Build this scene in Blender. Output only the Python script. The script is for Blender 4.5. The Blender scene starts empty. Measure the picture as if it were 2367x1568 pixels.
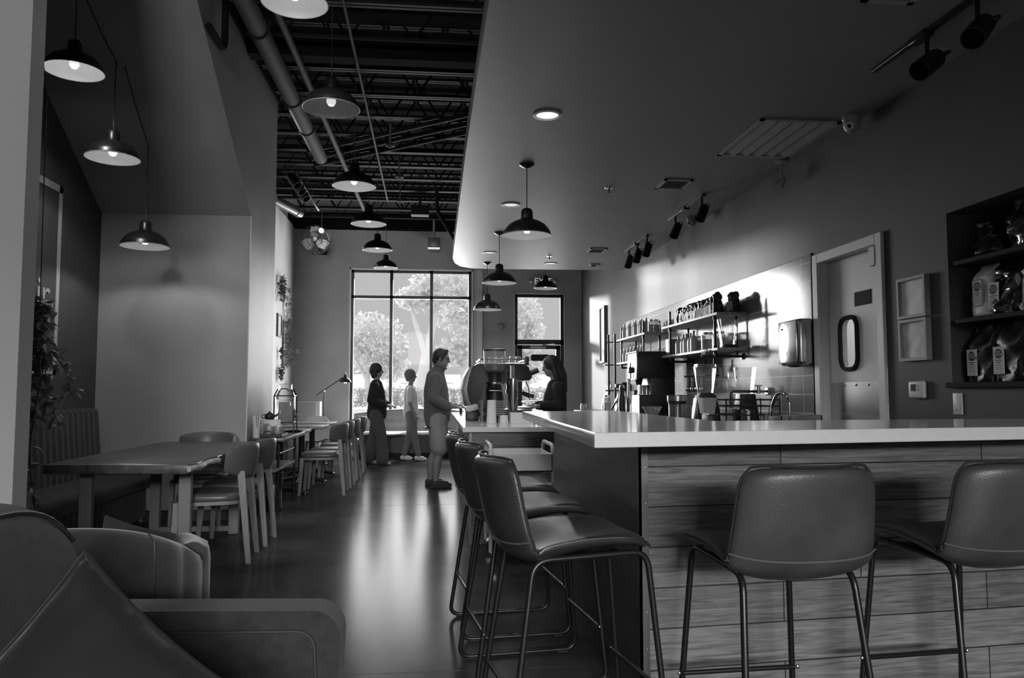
import bpy, bmesh, math, random
from math import sin, cos, pi, radians as R, sqrt, atan2
from mathutils import Vector as V, Matrix, Euler, Quaternion
random.seed(7)
S = bpy.context.scene; COL = S.collection
# ---------------------------------------------------------------- mesh builder
class B:
    def __init__(s): s.bm = bmesh.new()
    def _bev(s, vs, bev, seg):
        if bev > 0:
            es = list({e for v in vs for e in v.link_edges})
            bmesh.ops.bevel(s.bm, geom=es, offset=bev, segments=seg, affect='EDGES', profile=.5, clamp_overlap=True)
    def box(s, c, size, rot=None, bev=0., seg=2):
        m = Matrix.Translation(c) @ (Euler(rot).to_matrix().to_4x4() if rot else Matrix()) @ Matrix.Diagonal((*size, 1))
        r = bmesh.ops.create_cube(s.bm, size=1, matrix=m); s._bev(r['verts'], bev, seg); return s
    def bx(s, x0, x1, y0, y1, z0, z1, bev=0., seg=2):
        return s.box(((x0+x1)/2, (y0+y1)/2, (z0+z1)/2), (abs(x1-x0), abs(y1-y0), abs(z1-z0)), None, bev, seg)
    def loft(s, rings, cap0=True, cap1=True, closed=True, loop=False):
        bm = s.bm; rr = [[bm.verts.new(p) for p in r] for r in rings]; n = len(rr[0])
        pairs = list(zip(rr, rr[1:])) + ([(rr[-1], rr[0])] if loop else [])
        for a, b in pairs:
            for i in range(n if closed else n-1):
                j = (i+1) % n
                bm.faces.new((a[i], a[j], b[j], b[i]))
        if closed and not loop:
            if cap0: bm.faces.new(rr[0][::-1])
            if cap1: bm.faces.new(rr[-1])
        return s
    def lathe(s, prof, c=(0, 0, 0), seg=24, rot=None, sc=(1, 1, 1)):
        M = Matrix.Translation(c) @ (Euler(rot).to_matrix().to_4x4() if rot else Matrix()) @ Matrix.Diagonal((*sc, 1))
        bm = s.bm; rings = []
        for r, z in prof:
            if r < 1e-5: rings.append([bm.verts.new(M @ V((0, 0, z)))])
            else: rings.append([bm.verts.new(M @ V((r*cos(2*pi*i/seg), r*sin(2*pi*i/seg), z))) for i in range(seg)])
        for a, b in zip(rings, rings[1:]):
            for i in range(seg):
                j = (i+1) % seg
                if len(a) == 1 and len(b) == 1: continue
                if len(a) == 1: bm.faces.new((a[0], b[j], b[i]))
                elif len(b) == 1: bm.faces.new((a[i], a[j], b[0]))
                else: bm.faces.new((a[i], a[j], b[j], b[i]))
        return s
    def ball(s, c, r, seg=16, rot=None):
        if not hasattr(r, '__len__'): r = (r, r, r)
        n = max(4, seg//2)
        return s.lathe([(sin(pi*i/n), -cos(pi*i/n)) if 0 < i < n else (0, -cos(pi*i/n)) for i in range(n+1)], c, seg, rot, r)
    def tube(s, pts, r, seg=8, closed=False, radii=None, flat=None):
        pts = [V(p) for p in pts]; n = len(pts); rings = []
        tan = []
        for i in range(n):
            a = pts[(i-1) % n] if (closed or i > 0) else pts[i]
            b = pts[(i+1) % n] if (closed or i < n-1) else pts[i]
            tan.append((b-a).normalized())
        up = V((0, 0, 1)) if abs(tan[0].z) < .9 else V((1, 0, 0))
        nrm = (up - tan[0]*up.dot(tan[0])).normalized()
        for i in range(n):
            nrm = (nrm - tan[i]*nrm.dot(tan[i])).normalized(); bn = tan[i].cross(nrm)
            rad = radii[i] if radii else r; f = flat or 1
            rings.append([pts[i] + nrm*rad*cos(2*pi*k/seg) + bn*rad*f*sin(2*pi*k/seg) for k in range(seg)])
        return s.loft(rings, loop=closed)
    def cap(s, p0, p1, r0, r1=None, seg=12):
        r1 = r0 if r1 is None else r1; p0 = V(p0); p1 = V(p1); d = p1-p0; L = d.length
        if L < 1e-6: return s.ball(p0, r0, seg)
        q = d.to_track_quat('Z', 'Y').to_euler(); n = 4
        prof = [(0, -r0)] + [(r0*sin(pi/2*i/n), -r0*cos(pi/2*i/n)) for i in range(1, n+1)]
        prof += [(r1*cos(pi/2*i/n), L + r1*sin(pi/2*i/n)) for i in range(0, n)] + [(0, L+r1)]
        return s.lathe(prof, p0, seg, q)
    def cyl(s, p0, p1, r0, r1=None, seg=16):
        r1 = r0 if r1 is None else r1; p0 = V(p0); p1 = V(p1); d = p1-p0
        return s.lathe([(0, 0), (r0, 0), (r1, d.length), (0, d.length)], p0, seg, d.to_track_quat('Z', 'Y').to_euler())
    def prism(s, poly, z0, z1, ax='z', bev=0., seg=2):
        def P(a, b, h): return {'z': (a, b, h), 'x': (h, a, b), 'y': (a, h, b)}[ax]
        bm = s.bm; lo = [bm.verts.new(P(a, b, z0)) for a, b in poly]; hi = [bm.verts.new(P(a, b, z1)) for a, b in poly]
        n = len(poly); bm.faces.new(lo[::-1]); bm.faces.new(hi)
        for i in range(n): bm.faces.new((lo[i], lo[(i+1) % n], hi[(i+1) % n], hi[i]))
        s._bev(lo+hi, bev, seg); return s
    def plate(s, outer, inner, t, f):
        """a flat plate with one hole; f maps (a, b, depth) to a point"""
        bm = s.bm; n = len(inner)
        def rs(p, n):
            L = [0]; 
            for i in range(len(p)): L.append(L[-1] + (V(p[(i+1) % len(p)])-V(p[i])).length)
            return L
        ci = V((sum(p[0] for p in inner)/n, sum(p[1] for p in inner)/n))
        # project every hole point radially on the outer rectangle
        x0 = min(p[0] for p in outer); x1 = max(p[0] for p in outer); y0 = min(p[1] for p in outer); y1 = max(p[1] for p in outer)
        corners = [(x0, y0), (x1, y0), (x1, y1), (x0, y1)]
        inner = sorted(inner, key=lambda p: atan2(p[1]-ci.y, p[0]-ci.x))
        out = []
        for p in inner:
            d = V(p)-ci; k = []
            if d.x > 1e-9: k.append((x1-ci.x)/d.x)
            if d.x < -1e-9: k.append((x0-ci.x)/d.x)
            if d.y > 1e-9: k.append((y1-ci.y)/d.y)
            if d.y < -1e-9: k.append((y0-ci.y)/d.y)
            out.append(tuple(ci+d*min(k)))
        for c in corners:
            i = min(range(n), key=lambda i: (V(out[i])-V(c)).length); out[i] = c
        rings = [[f(*p, 0) for p in inner], [f(*p, 0) for p in out], [f(*p, t) for p in out], [f(*p, t) for p in inner]]
        return s.loft(rings, loop=True)
    def xf(s, M):
        bmesh.ops.transform(s.bm, matrix=M, verts=s.bm.verts); return s
    def mesh(s, name):
        me = bpy.data.meshes.new(name); bmesh.ops.recalc_face_normals(s.bm, faces=s.bm.faces); s.bm.to_mesh(me); s.bm.free(); return me
def ob(name, b, mat, parent=None, smooth=38, sub=0, keep=False):
    if keep:
        me = bpy.data.meshes.new(name); b.bm.to_mesh(me); b.bm.free()
    else: me = b.mesh(name) if isinstance(b, B) else b
    o = bpy.data.objects.new(name, me); COL.objects.link(o)
    if mat: me.materials.clear(); me.materials.append(mat)
    if smooth:
        me.polygons.foreach_set('use_smooth', [True]*len(me.polygons))
        if smooth < 180: me.set_sharp_from_angle(angle=R(smooth))
    if sub: m = o.modifiers.new('sub', 'SUBSURF'); m.levels = m.render_levels = sub
    if parent: o.parent = parent
    return o
def tag(o, label=None, cat=None, group=None, kind=None):
    if label: o['label'] = label
    if cat: o['category'] = cat
    if group: o['group'] = group
    if kind: o['kind'] = kind
    return o
def thing(name, label, cat, loc=(0, 0, 0), rz=0., group=None):
    o = bpy.data.objects.new(name, None); COL.objects.link(o); o.empty_display_size = .1
    o.location = loc; o.rotation_euler = (0, 0, rz)
    return tag(o, label, cat, group)
def dup(root, loc, rz, label, group=None, scale=None):
    r = root.copy(); COL.objects.link(r); r.location = loc; r.rotation_euler = (0, 0, rz); r['label'] = label
    if group: r['group'] = group
    if scale: r.scale = scale if hasattr(scale, '__len__') else (scale,)*3
    for ch in list(root.children):
        c = ch.copy(); COL.objects.link(c); c.parent = r
        for g in ch.children:
            d = g.copy(); COL.objects.link(d); d.parent = c
    return r
def struct(name, b, mat, label=None, smooth=0):
    o = ob(name, b, mat, smooth=smooth); o['kind'] = 'structure'
    if label: o['label'] = label
    return o
def fillet(pts, r, n=5, closed=False):
    pts = [V(p) for p in pts]; out = []; N = len(pts)
    for i, p in enumerate(pts):
        if not closed and i in (0, N-1): out.append(p); continue
        a = pts[(i-1) % N]-p; b = pts[(i+1) % N]-p; k = min(r, a.length*.49, b.length*.49)
        A = p+a.normalized()*k; C = p+b.normalized()*k
        for j in range(n+1):
            t = j/n; out.append(A*(1-t)**2 + p*2*t*(1-t) + C*t*t)
    return out
def rrect(x0, x1, y0, y1, r, n=5):
    return [tuple(p)[:2] for p in fillet([(x0, y0, 0), (x1, y0, 0), (x1, y1, 0), (x0, y1, 0)], r, n, True)]
def remesh(b, name, vox, it=4):
    o = bpy.data.objects.new('tmp', b.mesh('tmp')); COL.objects.link(o)
    m = o.modifiers.new('r', 'REMESH'); m.mode = 'VOXEL'; m.voxel_size = vox
    m = o.modifiers.new('s', 'SMOOTH'); m.factor = .5; m.iterations = it
    dg = bpy.context.evaluated_depsgraph_get(); me = bpy.data.meshes.new_from_object(o.evaluated_get(dg)); me.name = name
    old = o.data; bpy.data.objects.remove(o); bpy.data.meshes.remove(old); return me
# ---------------------------------------------------------------- materials
MAT = {}
def g3(v): return (v, v, v, 1)
def mat(name, v=.5, rough=.6, metal=0., spec=.5, coat=0., sheen=0., emit=0., var=0., vscale=6., bump=0., bscale=80., stretch=(1, 1, 1), rvar=0.):
    m = bpy.data.materials.new(name); m.use_nodes = True; nt = m.node_tree; N = nt.nodes; L = nt.links; p = N['Principled BSDF']
    p.inputs['Base Color'].default_value = g3(v); p.inputs['Roughness'].default_value = rough; p.inputs['Metallic'].default_value = metal
    p.inputs['Specular IOR Level'].default_value = spec; p.inputs['Coat Weight'].default_value = coat; p.inputs['Coat Roughness'].default_value = .08
    p.inputs['Sheen Weight'].default_value = sheen
    if emit: p.inputs['Emission Color'].default_value = g3(1); p.inputs['Emission Strength'].default_value = emit
    if var or bump or rvar:
        tc = N.new('ShaderNodeTexCoord'); mp = N.new('ShaderNodeMapping'); mp.inputs['Scale'].default_value = stretch; L.new(tc.outputs['Object'], mp.inputs['Vector'])
    if var or rvar:
        n = N.new('ShaderNodeTexNoise'); n.inputs['Scale'].default_value = vscale; n.inputs['Detail'].default_value = 6; L.new(mp.outputs[0], n.inputs['Vector'])
        if var:
            mr = N.new('ShaderNodeMapRange'); mr.inputs[1].default_value = .3; mr.inputs[2].default_value = .7; mr.inputs[3].default_value = v*(1-var); mr.inputs[4].default_value = v*(1+var)
            L.new(n.outputs['Fac'], mr.inputs[0]); L.new(mr.outputs[0], p.inputs['Base Color'])
        if rvar:
            mr = N.new('ShaderNodeMapRange'); mr.inputs[1].default_value = .3; mr.inputs[2].default_value = .7; mr.inputs[3].default_value = rough-rvar; mr.inputs[4].default_value = rough+rvar
            L.new(n.outputs['Fac'], mr.inputs[0]); L.new(mr.outputs[0], p.inputs['Roughness'])
    if bump:
        n2 = N.new('ShaderNodeTexNoise'); n2.inputs['Scale'].default_value = bscale; n2.inputs['Detail'].default_value = 3; L.new(mp.outputs[0], n2.inputs['Vector'])
        bp = N.new('ShaderNodeBump'); bp.inputs['Strength'].default_value = bump; bp.inputs['Distance'].default_value = .01
        L.new(n2.outputs['Fac'], bp.inputs['Height']); L.new(bp.outputs[0], p.inputs['Normal'])
    MAT[name] = m; return m
def brickmat(name, v1, v2, vm, w, h, mortar, rough, coat=0., grain=0., off=.5, freq=2, bump=.3, mix='sum', spec=.5):
    m = bpy.data.materials.new(name); m.use_nodes = True; nt = m.node_tree; N = nt.nodes; L = nt.links; p = N['Principled BSDF']
    tc = N.new('ShaderNodeTexCoord'); sp = N.new('ShaderNodeSeparateXYZ'); L.new(tc.outputs['Object'], sp.inputs[0])
    ad = N.new('ShaderNodeMath'); L.new(sp.outputs[0], ad.inputs[0]); L.new(sp.outputs[1], ad.inputs[1])
    cb = N.new('ShaderNodeCombineXYZ'); L.new(ad.outputs[0], cb.inputs[0]); L.new(sp.outputs[2], cb.inputs[1])
    br = N.new('ShaderNodeTexBrick'); L.new(cb.outputs[0], br.inputs['Vector'])
    br.offset = off; br.offset_frequency = freq; br.squash = 1
    for k, x in (('Scale', 1), ('Mortar Size', mortar), ('Mortar Smooth', .1), ('Bias', 0), ('Brick Width', w), ('Row Height', h)): br.inputs[k].default_value = x
    br.inputs['Color1'].default_value = g3(v1); br.inputs['Color2'].default_value = g3(v2); br.inputs['Mortar'].default_value = g3(vm)
    out = br.outputs['Color']
    if grain:
        mp = N.new('ShaderNodeMapping'); mp.inputs['Scale'].default_value = (2.6, 48, 1); L.new(cb.outputs[0], mp.inputs['Vector'])
        n = N.new('ShaderNodeTexNoise'); n.inputs['Scale'].default_value = 1.6; n.inputs['Detail'].default_value = 8; n.inputs['Distortion'].default_value = 1.2; L.new(mp.outputs[0], n.inputs['Vector'])
        mr = N.new('ShaderNodeMapRange'); mr.inputs[1].default_value = .3; mr.inputs[2].default_value = .7; mr.inputs[3].default_value = 1-grain; mr.inputs[4].default_value = 1+grain*.6; L.new(n.outputs['Fac'], mr.inputs[0])
        mx = N.new('ShaderNodeMix'); mx.data_type = 'RGBA'; mx.blend_type = 'MULTIPLY'; mx.inputs[0].default_value = 1
        L.new(out, mx.inputs[6]); L.new(mr.outputs[0], mx.inputs[7]); out = mx.outputs[2]
    L.new(out, p.inputs['Base Color']); p.inputs['Roughness'].default_value = rough; p.inputs['Coat Weight'].default_value = coat; p.inputs['Coat Roughness'].default_value = .05
    p.inputs['Specular IOR Level'].default_value = spec
    bp = N.new('ShaderNodeBump'); bp.invert = True; bp.inputs['Strength'].default_value = bump; bp.inputs['Distance'].default_value = .004
    L.new(br.outputs['Fac'], bp.inputs['Height']); L.new(bp.outputs[0], p.inputs['Normal'])
    MAT[name] = m; return m
def glassmat(name, tint=.95, refl=1., rough=0.02, milk=0.):
    m = bpy.data.materials.new(name); m.use_nodes = True; nt = m.node_tree; N = nt.nodes; L = nt.links
    N.remove(N['Principled BSDF']); o = N['Material Output']
    t = N.new('ShaderNodeBsdfTransparent'); t.inputs[0].default_value = g3(tint); gl = N.new('ShaderNodeBsdfGlossy'); gl.inputs['Roughness'].default_value = rough
    fr = N.new('ShaderNodeFresnel'); fr.inputs[0].default_value = 1.45; mu = N.new('ShaderNodeMath'); mu.operation = 'MULTIPLY'; mu.inputs[1].default_value = refl; L.new(fr.outputs[0], mu.inputs[0])
    ge = N.new('ShaderNodeNewGeometry'); io = N.new('ShaderNodeMapRange'); io.inputs[3].default_value = 1.45; io.inputs[4].default_value = 1/1.45; L.new(ge.outputs['Backfacing'], io.inputs[0]); L.new(io.outputs[0], fr.inputs[0])
    mx = N.new('ShaderNodeMixShader'); L.new(mu.outputs[0], mx.inputs[0]); L.new(t.outputs[0], mx.inputs[1]); L.new(gl.outputs[0], mx.inputs[2])
    df = N.new('ShaderNodeBsdfDiffuse'); df.inputs[0].default_value = g3(.8); m2 = N.new('ShaderNodeMixShader'); m2.inputs[0].default_value = milk
    L.new(mx.outputs[0], m2.inputs[1]); L.new(df.outputs[0], m2.inputs[2]); L.new(m2.outputs[0] if milk else mx.outputs[0], o.inputs[0])
    MAT[name] = m; return m
def leafmat(name, v, tr):
    m = bpy.data.materials.new(name); m.use_nodes = True; nt = m.node_tree; N = nt.nodes; L = nt.links; p = N['Principled BSDF']; o = N['Material Output']
    p.inputs['Base Color'].default_value = g3(v); p.inputs['Roughness'].default_value = .45
    t = N.new('ShaderNodeBsdfTranslucent'); t.inputs[0].default_value = g3(v); mx = N.new('ShaderNodeMixShader'); mx.inputs[0].default_value = tr
    L.new(p.outputs[0], mx.inputs[1]); L.new(t.outputs[0], mx.inputs[2]); L.new(mx.outputs[0], o.inputs[0]); MAT[name] = m; return m
paint_w = mat('paint_partition', .27, .85, spec=.2, var=.02, vscale=3, bump=.04, bscale=140)
paint = mat('paint_mid', .27, .5, spec=.14, var=.06, vscale=3, bump=.06, bscale=140)
paint_r = mat('paint_grey', .07, .55, spec=.22, var=.08, vscale=2.5, bump=.06, bscale=120)
paint_l = mat('paint_light', .5, .55, spec=.2, var=.03, vscale=3, bump=.04, bscale=140)
paint_s = mat('paint_soffit', .22, .5, spec=.36, var=.04, vscale=2, bump=.04, bscale=140)
paint_a = mat('paint_accent', .045, .85, var=.08, vscale=3, bump=.08, bscale=120)
paint_b = mat('paint_back', .42, .8, var=.05, vscale=3, bump=.05, bscale=140)
chalk = mat('chalk_line', .32, .9)
deckm = mat('deck_black', .010, .9, spec=.03)
steelb = mat('joist_paint', .016, .7, spec=.12); pipem = mat('pipe_paint', .045, .75, spec=.2)
concrete = mat('polished_concrete', .045, .2, spec=0., coat=.17, var=.5, vscale=1.3, bump=.012, bscale=3); concrete.node_tree.nodes['Principled BSDF'].inputs['Coat Roughness'].default_value = .2
base_dark = mat('baseboard_dark', .02, .6)
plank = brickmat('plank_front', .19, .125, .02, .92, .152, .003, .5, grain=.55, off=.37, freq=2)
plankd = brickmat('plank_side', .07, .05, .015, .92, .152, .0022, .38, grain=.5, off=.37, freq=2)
tile = brickmat('glazed_tile', .26, .23, .6, .4, .147, .0045, .17, coat=.0, off=.0, freq=2, bump=.5, spec=.03)
quartz = mat('white_quartz', .72, .11, spec=.14, var=.03, vscale=30)
ply = mat('plywood_dark', .06, .6, var=.4, vscale=9, stretch=(1, 8, 8))
steel_trim = mat('corner_trim', .12, .35, metal=.7)
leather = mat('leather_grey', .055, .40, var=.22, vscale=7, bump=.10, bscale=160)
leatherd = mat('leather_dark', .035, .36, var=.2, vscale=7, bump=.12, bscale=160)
piping = mat('leather_piping', .03, .4)
stitch = mat('stitching', .10, .7)
blackm = mat('black_metal', .014, .33, metal=.2)
blackp = mat('black_plastic', .012, .45)
rubber = mat('rubber_black', .01, .8)
steel = mat('stainless', .55, .22, metal=1., bump=.02, bscale=40, stretch=(1, 1, 20))
chrome = mat('chrome', .75, .07, metal=1.)
brass = mat('bolt_metal', .4, .3, metal=1.)
wood_chair = mat('chair_wood', .16, .42, var=.25, vscale=5, stretch=(6, 6, 1))
wood_table = mat('walnut_slab', .055, .36, var=.45, vscale=4, stretch=(8, 1, 4))
wood_edge = mat('live_edge', .34, .6, var=.4, vscale=8)
wood_shelf = mat('shelf_wood', .36, .55, var=.2, vscale=5, stretch=(6, 1, 6))
shelf_d = mat('shelf_black', .012, .7, spec=.15)
frame_m = mat('frame_grey', .26, .5)
wood_mid = mat('wood_mid', .2, .45, var=.3, vscale=5, stretch=(6, 1, 6))
greysteel = mat('grey_steel', .19, .4, metal=.35)
seatpad = mat('seat_leather', .085, .38, bump=.05, bscale=90, var=.1)
velvet = mat('velvet_grey', .045, .85, sheen=.4, spec=.2, var=.18, vscale=9)
velvetd = mat('velvet_black', .008, .8, sheen=.12, spec=.2, var=.4, vscale=5)
weave = mat('weave_dark', .028, .9, sheen=.12, spec=.2, var=.22, vscale=30, bump=.25, bscale=500)
booth_l = mat('tufted_leather', .28, .33, var=.15, vscale=5)
white = mat('white_paint', .62, .45)
whitep = mat('white_plastic', .62, .4)
paper = mat('paper', .66, .8)
ceramic = mat('ceramic', .62, .2)
ink = mat('ink', .02, .7)
inkl = mat('ink_grey', .22, .8)
greyp = mat('grey_plastic', .3, .45)
foil_b = mat('black_foil', .012, .38, coat=.05, bump=.6, bscale=9, spec=.5)
foil_s = mat('shiny_black_bag', .03, .13, metal=.5, coat=.8, bump=.9, bscale=11)
bagw = mat('white_bag', .8, .5, bump=.35, bscale=8)
kraft = mat('small_bag_dark', .03, .4, bump=.4, bscale=30)
kraftl = mat('small_bag_label', .3, .6)
glass = glassmat('clear_glass', .97, .9)
wglass = glassmat('window_glass', .98, .04)
jarglass = glassmat('jar_glass', .94, 2.0, .06, .10)
pottery = mat('syrup_white', .5, .35)
beans = mat('coffee_beans', .012, .4, bump=.8, bscale=120)
water = glassmat('water', .9, .7)
bulb = mat('bulb_glow', .9, .3, emit=.62)
diff = mat('light_diffuser', .8, .4, emit=.6)
lining = mat('shade_white', .4, .5)
skin = mat('skin', .22, .55); hairm = mat('hair_dark', .015, .5, bump=.4, bscale=120, stretch=(1, 1, .1))
fleece = mat('fleece', .11, .95, sheen=.1, bump=.2, bscale=200); shortm = mat('shorts_twill', .3, .9); knitd = mat('black_knit', .012, .9); jeans = mat('denim', .06, .9)
shoem = mat('suede_shoe', .035, .8); clothl = mat('light_cloth', .6, .9); apron = mat('barista_black', .008, .9); skirtg = mat('ghost_pants', .16, .9)
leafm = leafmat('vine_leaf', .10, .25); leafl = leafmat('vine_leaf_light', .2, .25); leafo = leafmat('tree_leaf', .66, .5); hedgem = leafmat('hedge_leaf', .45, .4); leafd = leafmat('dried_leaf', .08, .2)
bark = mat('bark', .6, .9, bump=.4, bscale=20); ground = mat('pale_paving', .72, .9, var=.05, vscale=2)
screen = mat('lcd', .03, .2); photo1 = mat('print_pale', .75, .5, var=.15, vscale=9); photo2 = mat('print_street', .6, .5, var=.3, vscale=14)
sign_red = mat('exit_letters', .5, .5, emit=.3); tray_l = mat('tray_steel', .3, .3, metal=.8)
# ---------------------------------------------------------------- camera and light
cam = bpy.data.objects.new('camera', bpy.data.cameras.new('camera')); COL.objects.link(cam); S.camera = cam
F = 1800.; YAW = math.atan(180/F); PIT = math.atan(121/F)
cam.location = (0, 0, 1.2); cam.rotation_euler = (pi/2+PIT, 0, -YAW); cam.data.sensor_width = 36; cam.data.lens = F/2367*36; cam.data.clip_start = .05; cam.data.clip_end = 200
S.view_settings.view_transform = 'Standard'; S.view_settings.look = 'None'; S.view_settings.exposure = 0; S.view_settings.gamma = 1
S.cycles.use_denoising = True; S.cycles.max_bounces = 8; S.cycles.diffuse_bounces = 4; S.cycles.glossy_bounces = 4; S.cycles.transparent_max_bounces = 24; S.cycles.sample_clamp_indirect = 4
W = bpy.data.worlds.new('sky'); S.world = W; W.use_nodes = True; W.node_tree.nodes['Background'].inputs[0].default_value = g3(1); 
nt = W.node_tree; tc = nt.nodes.new('ShaderNodeTexCoord'); sx = nt.nodes.new('ShaderNodeSeparateXYZ'); mr = nt.nodes.new('ShaderNodeMapRange'); nt.links.new(tc.outputs['Generated'], sx.inputs[0]); nt.links.new(sx.outputs[2], mr.inputs[0])
for k, v in ((1, .15), (2, .75), (3, .53), (4, 2.4)): mr.inputs[k].default_value = v
nt.links.new(mr.outputs[0], nt.nodes['Background'].inputs[1])
def light(name, typ, loc, energy, rot=(0, 0, 0), size=.05, sizey=None, spot=None, blend=.5):
    d = bpy.data.lights.new(name, typ); d.energy = energy
    if typ == 'AREA':
        d.size = size
        if sizey: d.shape = 'RECTANGLE'; d.size_y = sizey
    elif typ == 'SUN': d.angle = size
    else: d.shadow_soft_size = size
    if spot: d.spot_size = R(spot); d.spot_blend = blend
    o = bpy.data.objects.new(name, d); COL.objects.link(o); o.location = loc; o.rotation_euler = rot; return o
sun = light('sun', 'SUN', (-10, 35, 5), 3.0, size=R(4)); sun.rotation_euler = V((.447, -.894, -.104)).to_track_quat('-Z', 'Y').to_euler()
light('daylight_front_window', 'AREA', (-.45, 15.55, 2.0), 330, (R(-84), 0, 0), 2.2, 2.8)
light('daylight_door', 'AREA', (2.06, 15.5, 1.7), 30, (R(-82), 0, 0), .85, 2.6)
light('rear_fill_light', 'AREA', (1.3, -8.2, 3.3), 2150, (R(77), 0, R(3)), 5.2, 1.6)  # invented source behind the camera, added to brighten the near side of the room
# ================================================================ the setting
XR = 2.91; XL = -3.13; XP = -1.76; XB = -2.69; YB = 15.2; ZS = 3.07; ZD = 5.0
struct('floor', B().bx(-4.5, 4.2, -4.2, 15.4, -.1, 0), concrete)
# faint control joints in the slab
struct('trim_1', B().bx(-1.7, .75, 3.445, 3.449, .0, .0006).bx(-1.7, .75, 8.4, 8.404, 0, .0006), base_dark)
WX0, WX1, WZ0, WZ1 = -1.61, .72, .30, 3.56
DX0, DX1, DZ = 1.575, 2.55, 3.12
b = B().bx(-4.4, WX0, YB, YB+.16, 0, ZD).bx(WX0, WX1, YB, YB+.16, 0, WZ0).bx(WX0, WX1, YB, YB+.16, WZ1, ZD).bx(WX1, DX0, YB, YB+.16, 0, ZD).bx(DX0, DX1, YB, YB+.16, DZ, ZD).bx(DX1, 4.2, YB, YB+.16, 0, ZD)
struct('wall_back', b, paint_b)
struct('trim_2', B().bx(.83, .93, YB-.05, YB-.002, 0, ZS+.5), white)     # pale vertical strip beside the window
# right wall, with the doorway and the shelf niche cut out
NY0, NY1, NZ0, NZ1 = 2.95, 4.13, 1.25, 2.215
PY0, PY1, PZ = 4.79, 5.64, 2.2
b = B().bx(XR, XR+.35, -4.2, NY0, 0, ZD).bx(XR, XR+.35, NY0, NY1, 0, NZ0).bx(XR, XR+.35, NY0, NY1, NZ1, ZD).bx(XR+.31, XR+.35, NY0, NY1, NZ0, NZ1)
b.bx(XR, XR+.35, NY1, PY0, 0, ZD).bx(XR, XR+.12, PY0, PY1, PZ, ZD).bx(XR, XR+.12, PY1, PY1+1.3, 0, ZD).bx(XR, XR+.35, PY1+1.3, YB, 0, ZD)
struct('wall_right', b, paint_r)
struct('wall_splashback', B().bx(XR-.008, XR, 5.73, 11.62, .88, 2.26), tile)
struct('trim_3', B().bx(XR-.012, XR, 5.72, 5.73, .88, 2.262).bx(XR-.012, XR, 5.72, 11.63, 2.26, 2.27), base_dark)
# left side: partition by the armchairs, alcove, pillar block with the slope, far wall with plants
struct('wall_left', B().bx(XL-.15, XL, -4.2, 9, 0, ZD), paint_a)
struct('wall_partition', B().bx(XL, -1.80, 3.58, 3.70, 0, ZD), paint_w)
struct('wall_alcove', B().prism([(7.6, 0), (8.74, 0), (8.74, 4.42), (5.27, 4.42), (7.6, 2.88)], XL, XP, 'x'), paint)
struct('wall_far', B().bx(XB-.15, XB, 8.74, YB, 0, 4.36), paint_l)
struct('trim_4', B().bx(XP-.004, XP+.006, 7.596, 7.606, 0, 2.88), paint_l)
struct('wall_rear', B().bx(-4.4, -2.6, -4.2, -4.0, 0, ZD).bx(2.6, 4.2, -4.2, -4.0, 0, ZD).bx(-2.6, 2.6, -4.2, -4, 0, .5).bx(-.2, 2.6, -4.2, -4, 2.3, ZD).bx(-2.6, -.2, -4.2, -4, 3.9, ZD), paint)  # unseen wall; its openings are invented, shaped to pass the added rear light
struct('baseboard_left', B().bx(-2.67, XP, 7.585, 7.6, 0, .1).bx(XP, XP+.014, 7.585, 8.74, 0, .1).bx(XB, XB+.014, 8.74, YB, 0, .1), base_dark)
struct('baseboard_back', B().bx(XB, WX0, YB-.014, YB, 0, .1).bx(WX1, DX0, YB-.014, YB, 0, .1).bx(DX1, XR, YB-.014, YB, 0, .1), base_dark)
# dropped soffit over the bar, rounded at its far corner; dark roof deck above
sp = [(.30, -4), (.235, 6), (.25, 10.9), (.29, 11.3), (.38, 11.6), (.55, 11.76), (.8, 11.8), (XR, 11.72), (XR, -4)]
struct('ceiling', B().prism([(x, y) for x, y in sp], ZS, ZS+.16), paint_s)
struct('ceiling_deck', B().bx(-4.5, 4.3, -4.2, 15.4, ZD, ZD+.1), deckm)
struct('ceiling_ledge', B().bx(XL, XP+.02, 4.9, 8.76, 4.42, ZD), deckm)
struct('beam_end', B().bx(XB-.1, 4.0, 14.98, 15.19, 4.33, 4.62), deckm)
struct('beam_cross', B().bx(XP, 3.2, 7.3, 7.46, 4.36, 4.62), deckm)
# ---- steel bar joists
def joist(y, i, xa=XB+.02):
    t = thing('bar_joist', '%s open web steel joist counting from the front window' % ORD[i], 'joist', (0, y, 0), group='open web joists across the dark ceiling')
    for z in (4.44, 4.9):
        ob('chord', B().bx(xa, 3.0, -.045, -.006, z, z+.006).bx(xa, 3.0, -.012, -.006, z, z+.045).bx(xa, 3.0, .006, .045, z, z+.006).bx(xa, 3.0, .006, .012, z, z+.045), steelb, t, 0)
    b = B(); x = xa+.02; k = 0
    while x < 2.65:
        b.tube([(x, 0, 4.46 if k % 2 else 4.92), (x+.3, 0, 4.92 if k % 2 else 4.46)], .013, 6); x += .3; k += 1
    ob('web', b, steelb, t); return t
ORD = ['first', 'second', 'third', 'fourth', 'fifth', 'sixth', 'seventh', 'eighth', 'ninth', 'tenth', 'eleventh', 'twelfth', 'thirteenth', 'fourteenth', 'fifteenth', 'sixteenth', 'seventeenth', 'eighteenth', 'nineteenth', 'twentieth']
J0 = None
for i in range(13):
    y = 14.6-.68*i
    if i in (0, 9): J0 = joist(y, i, XB+.02 if i == 0 else XP+.03)
    else: dup(J0, (0, y, 0), 0, '%s open web steel joist counting from the front window' % ORD[i])
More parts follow.
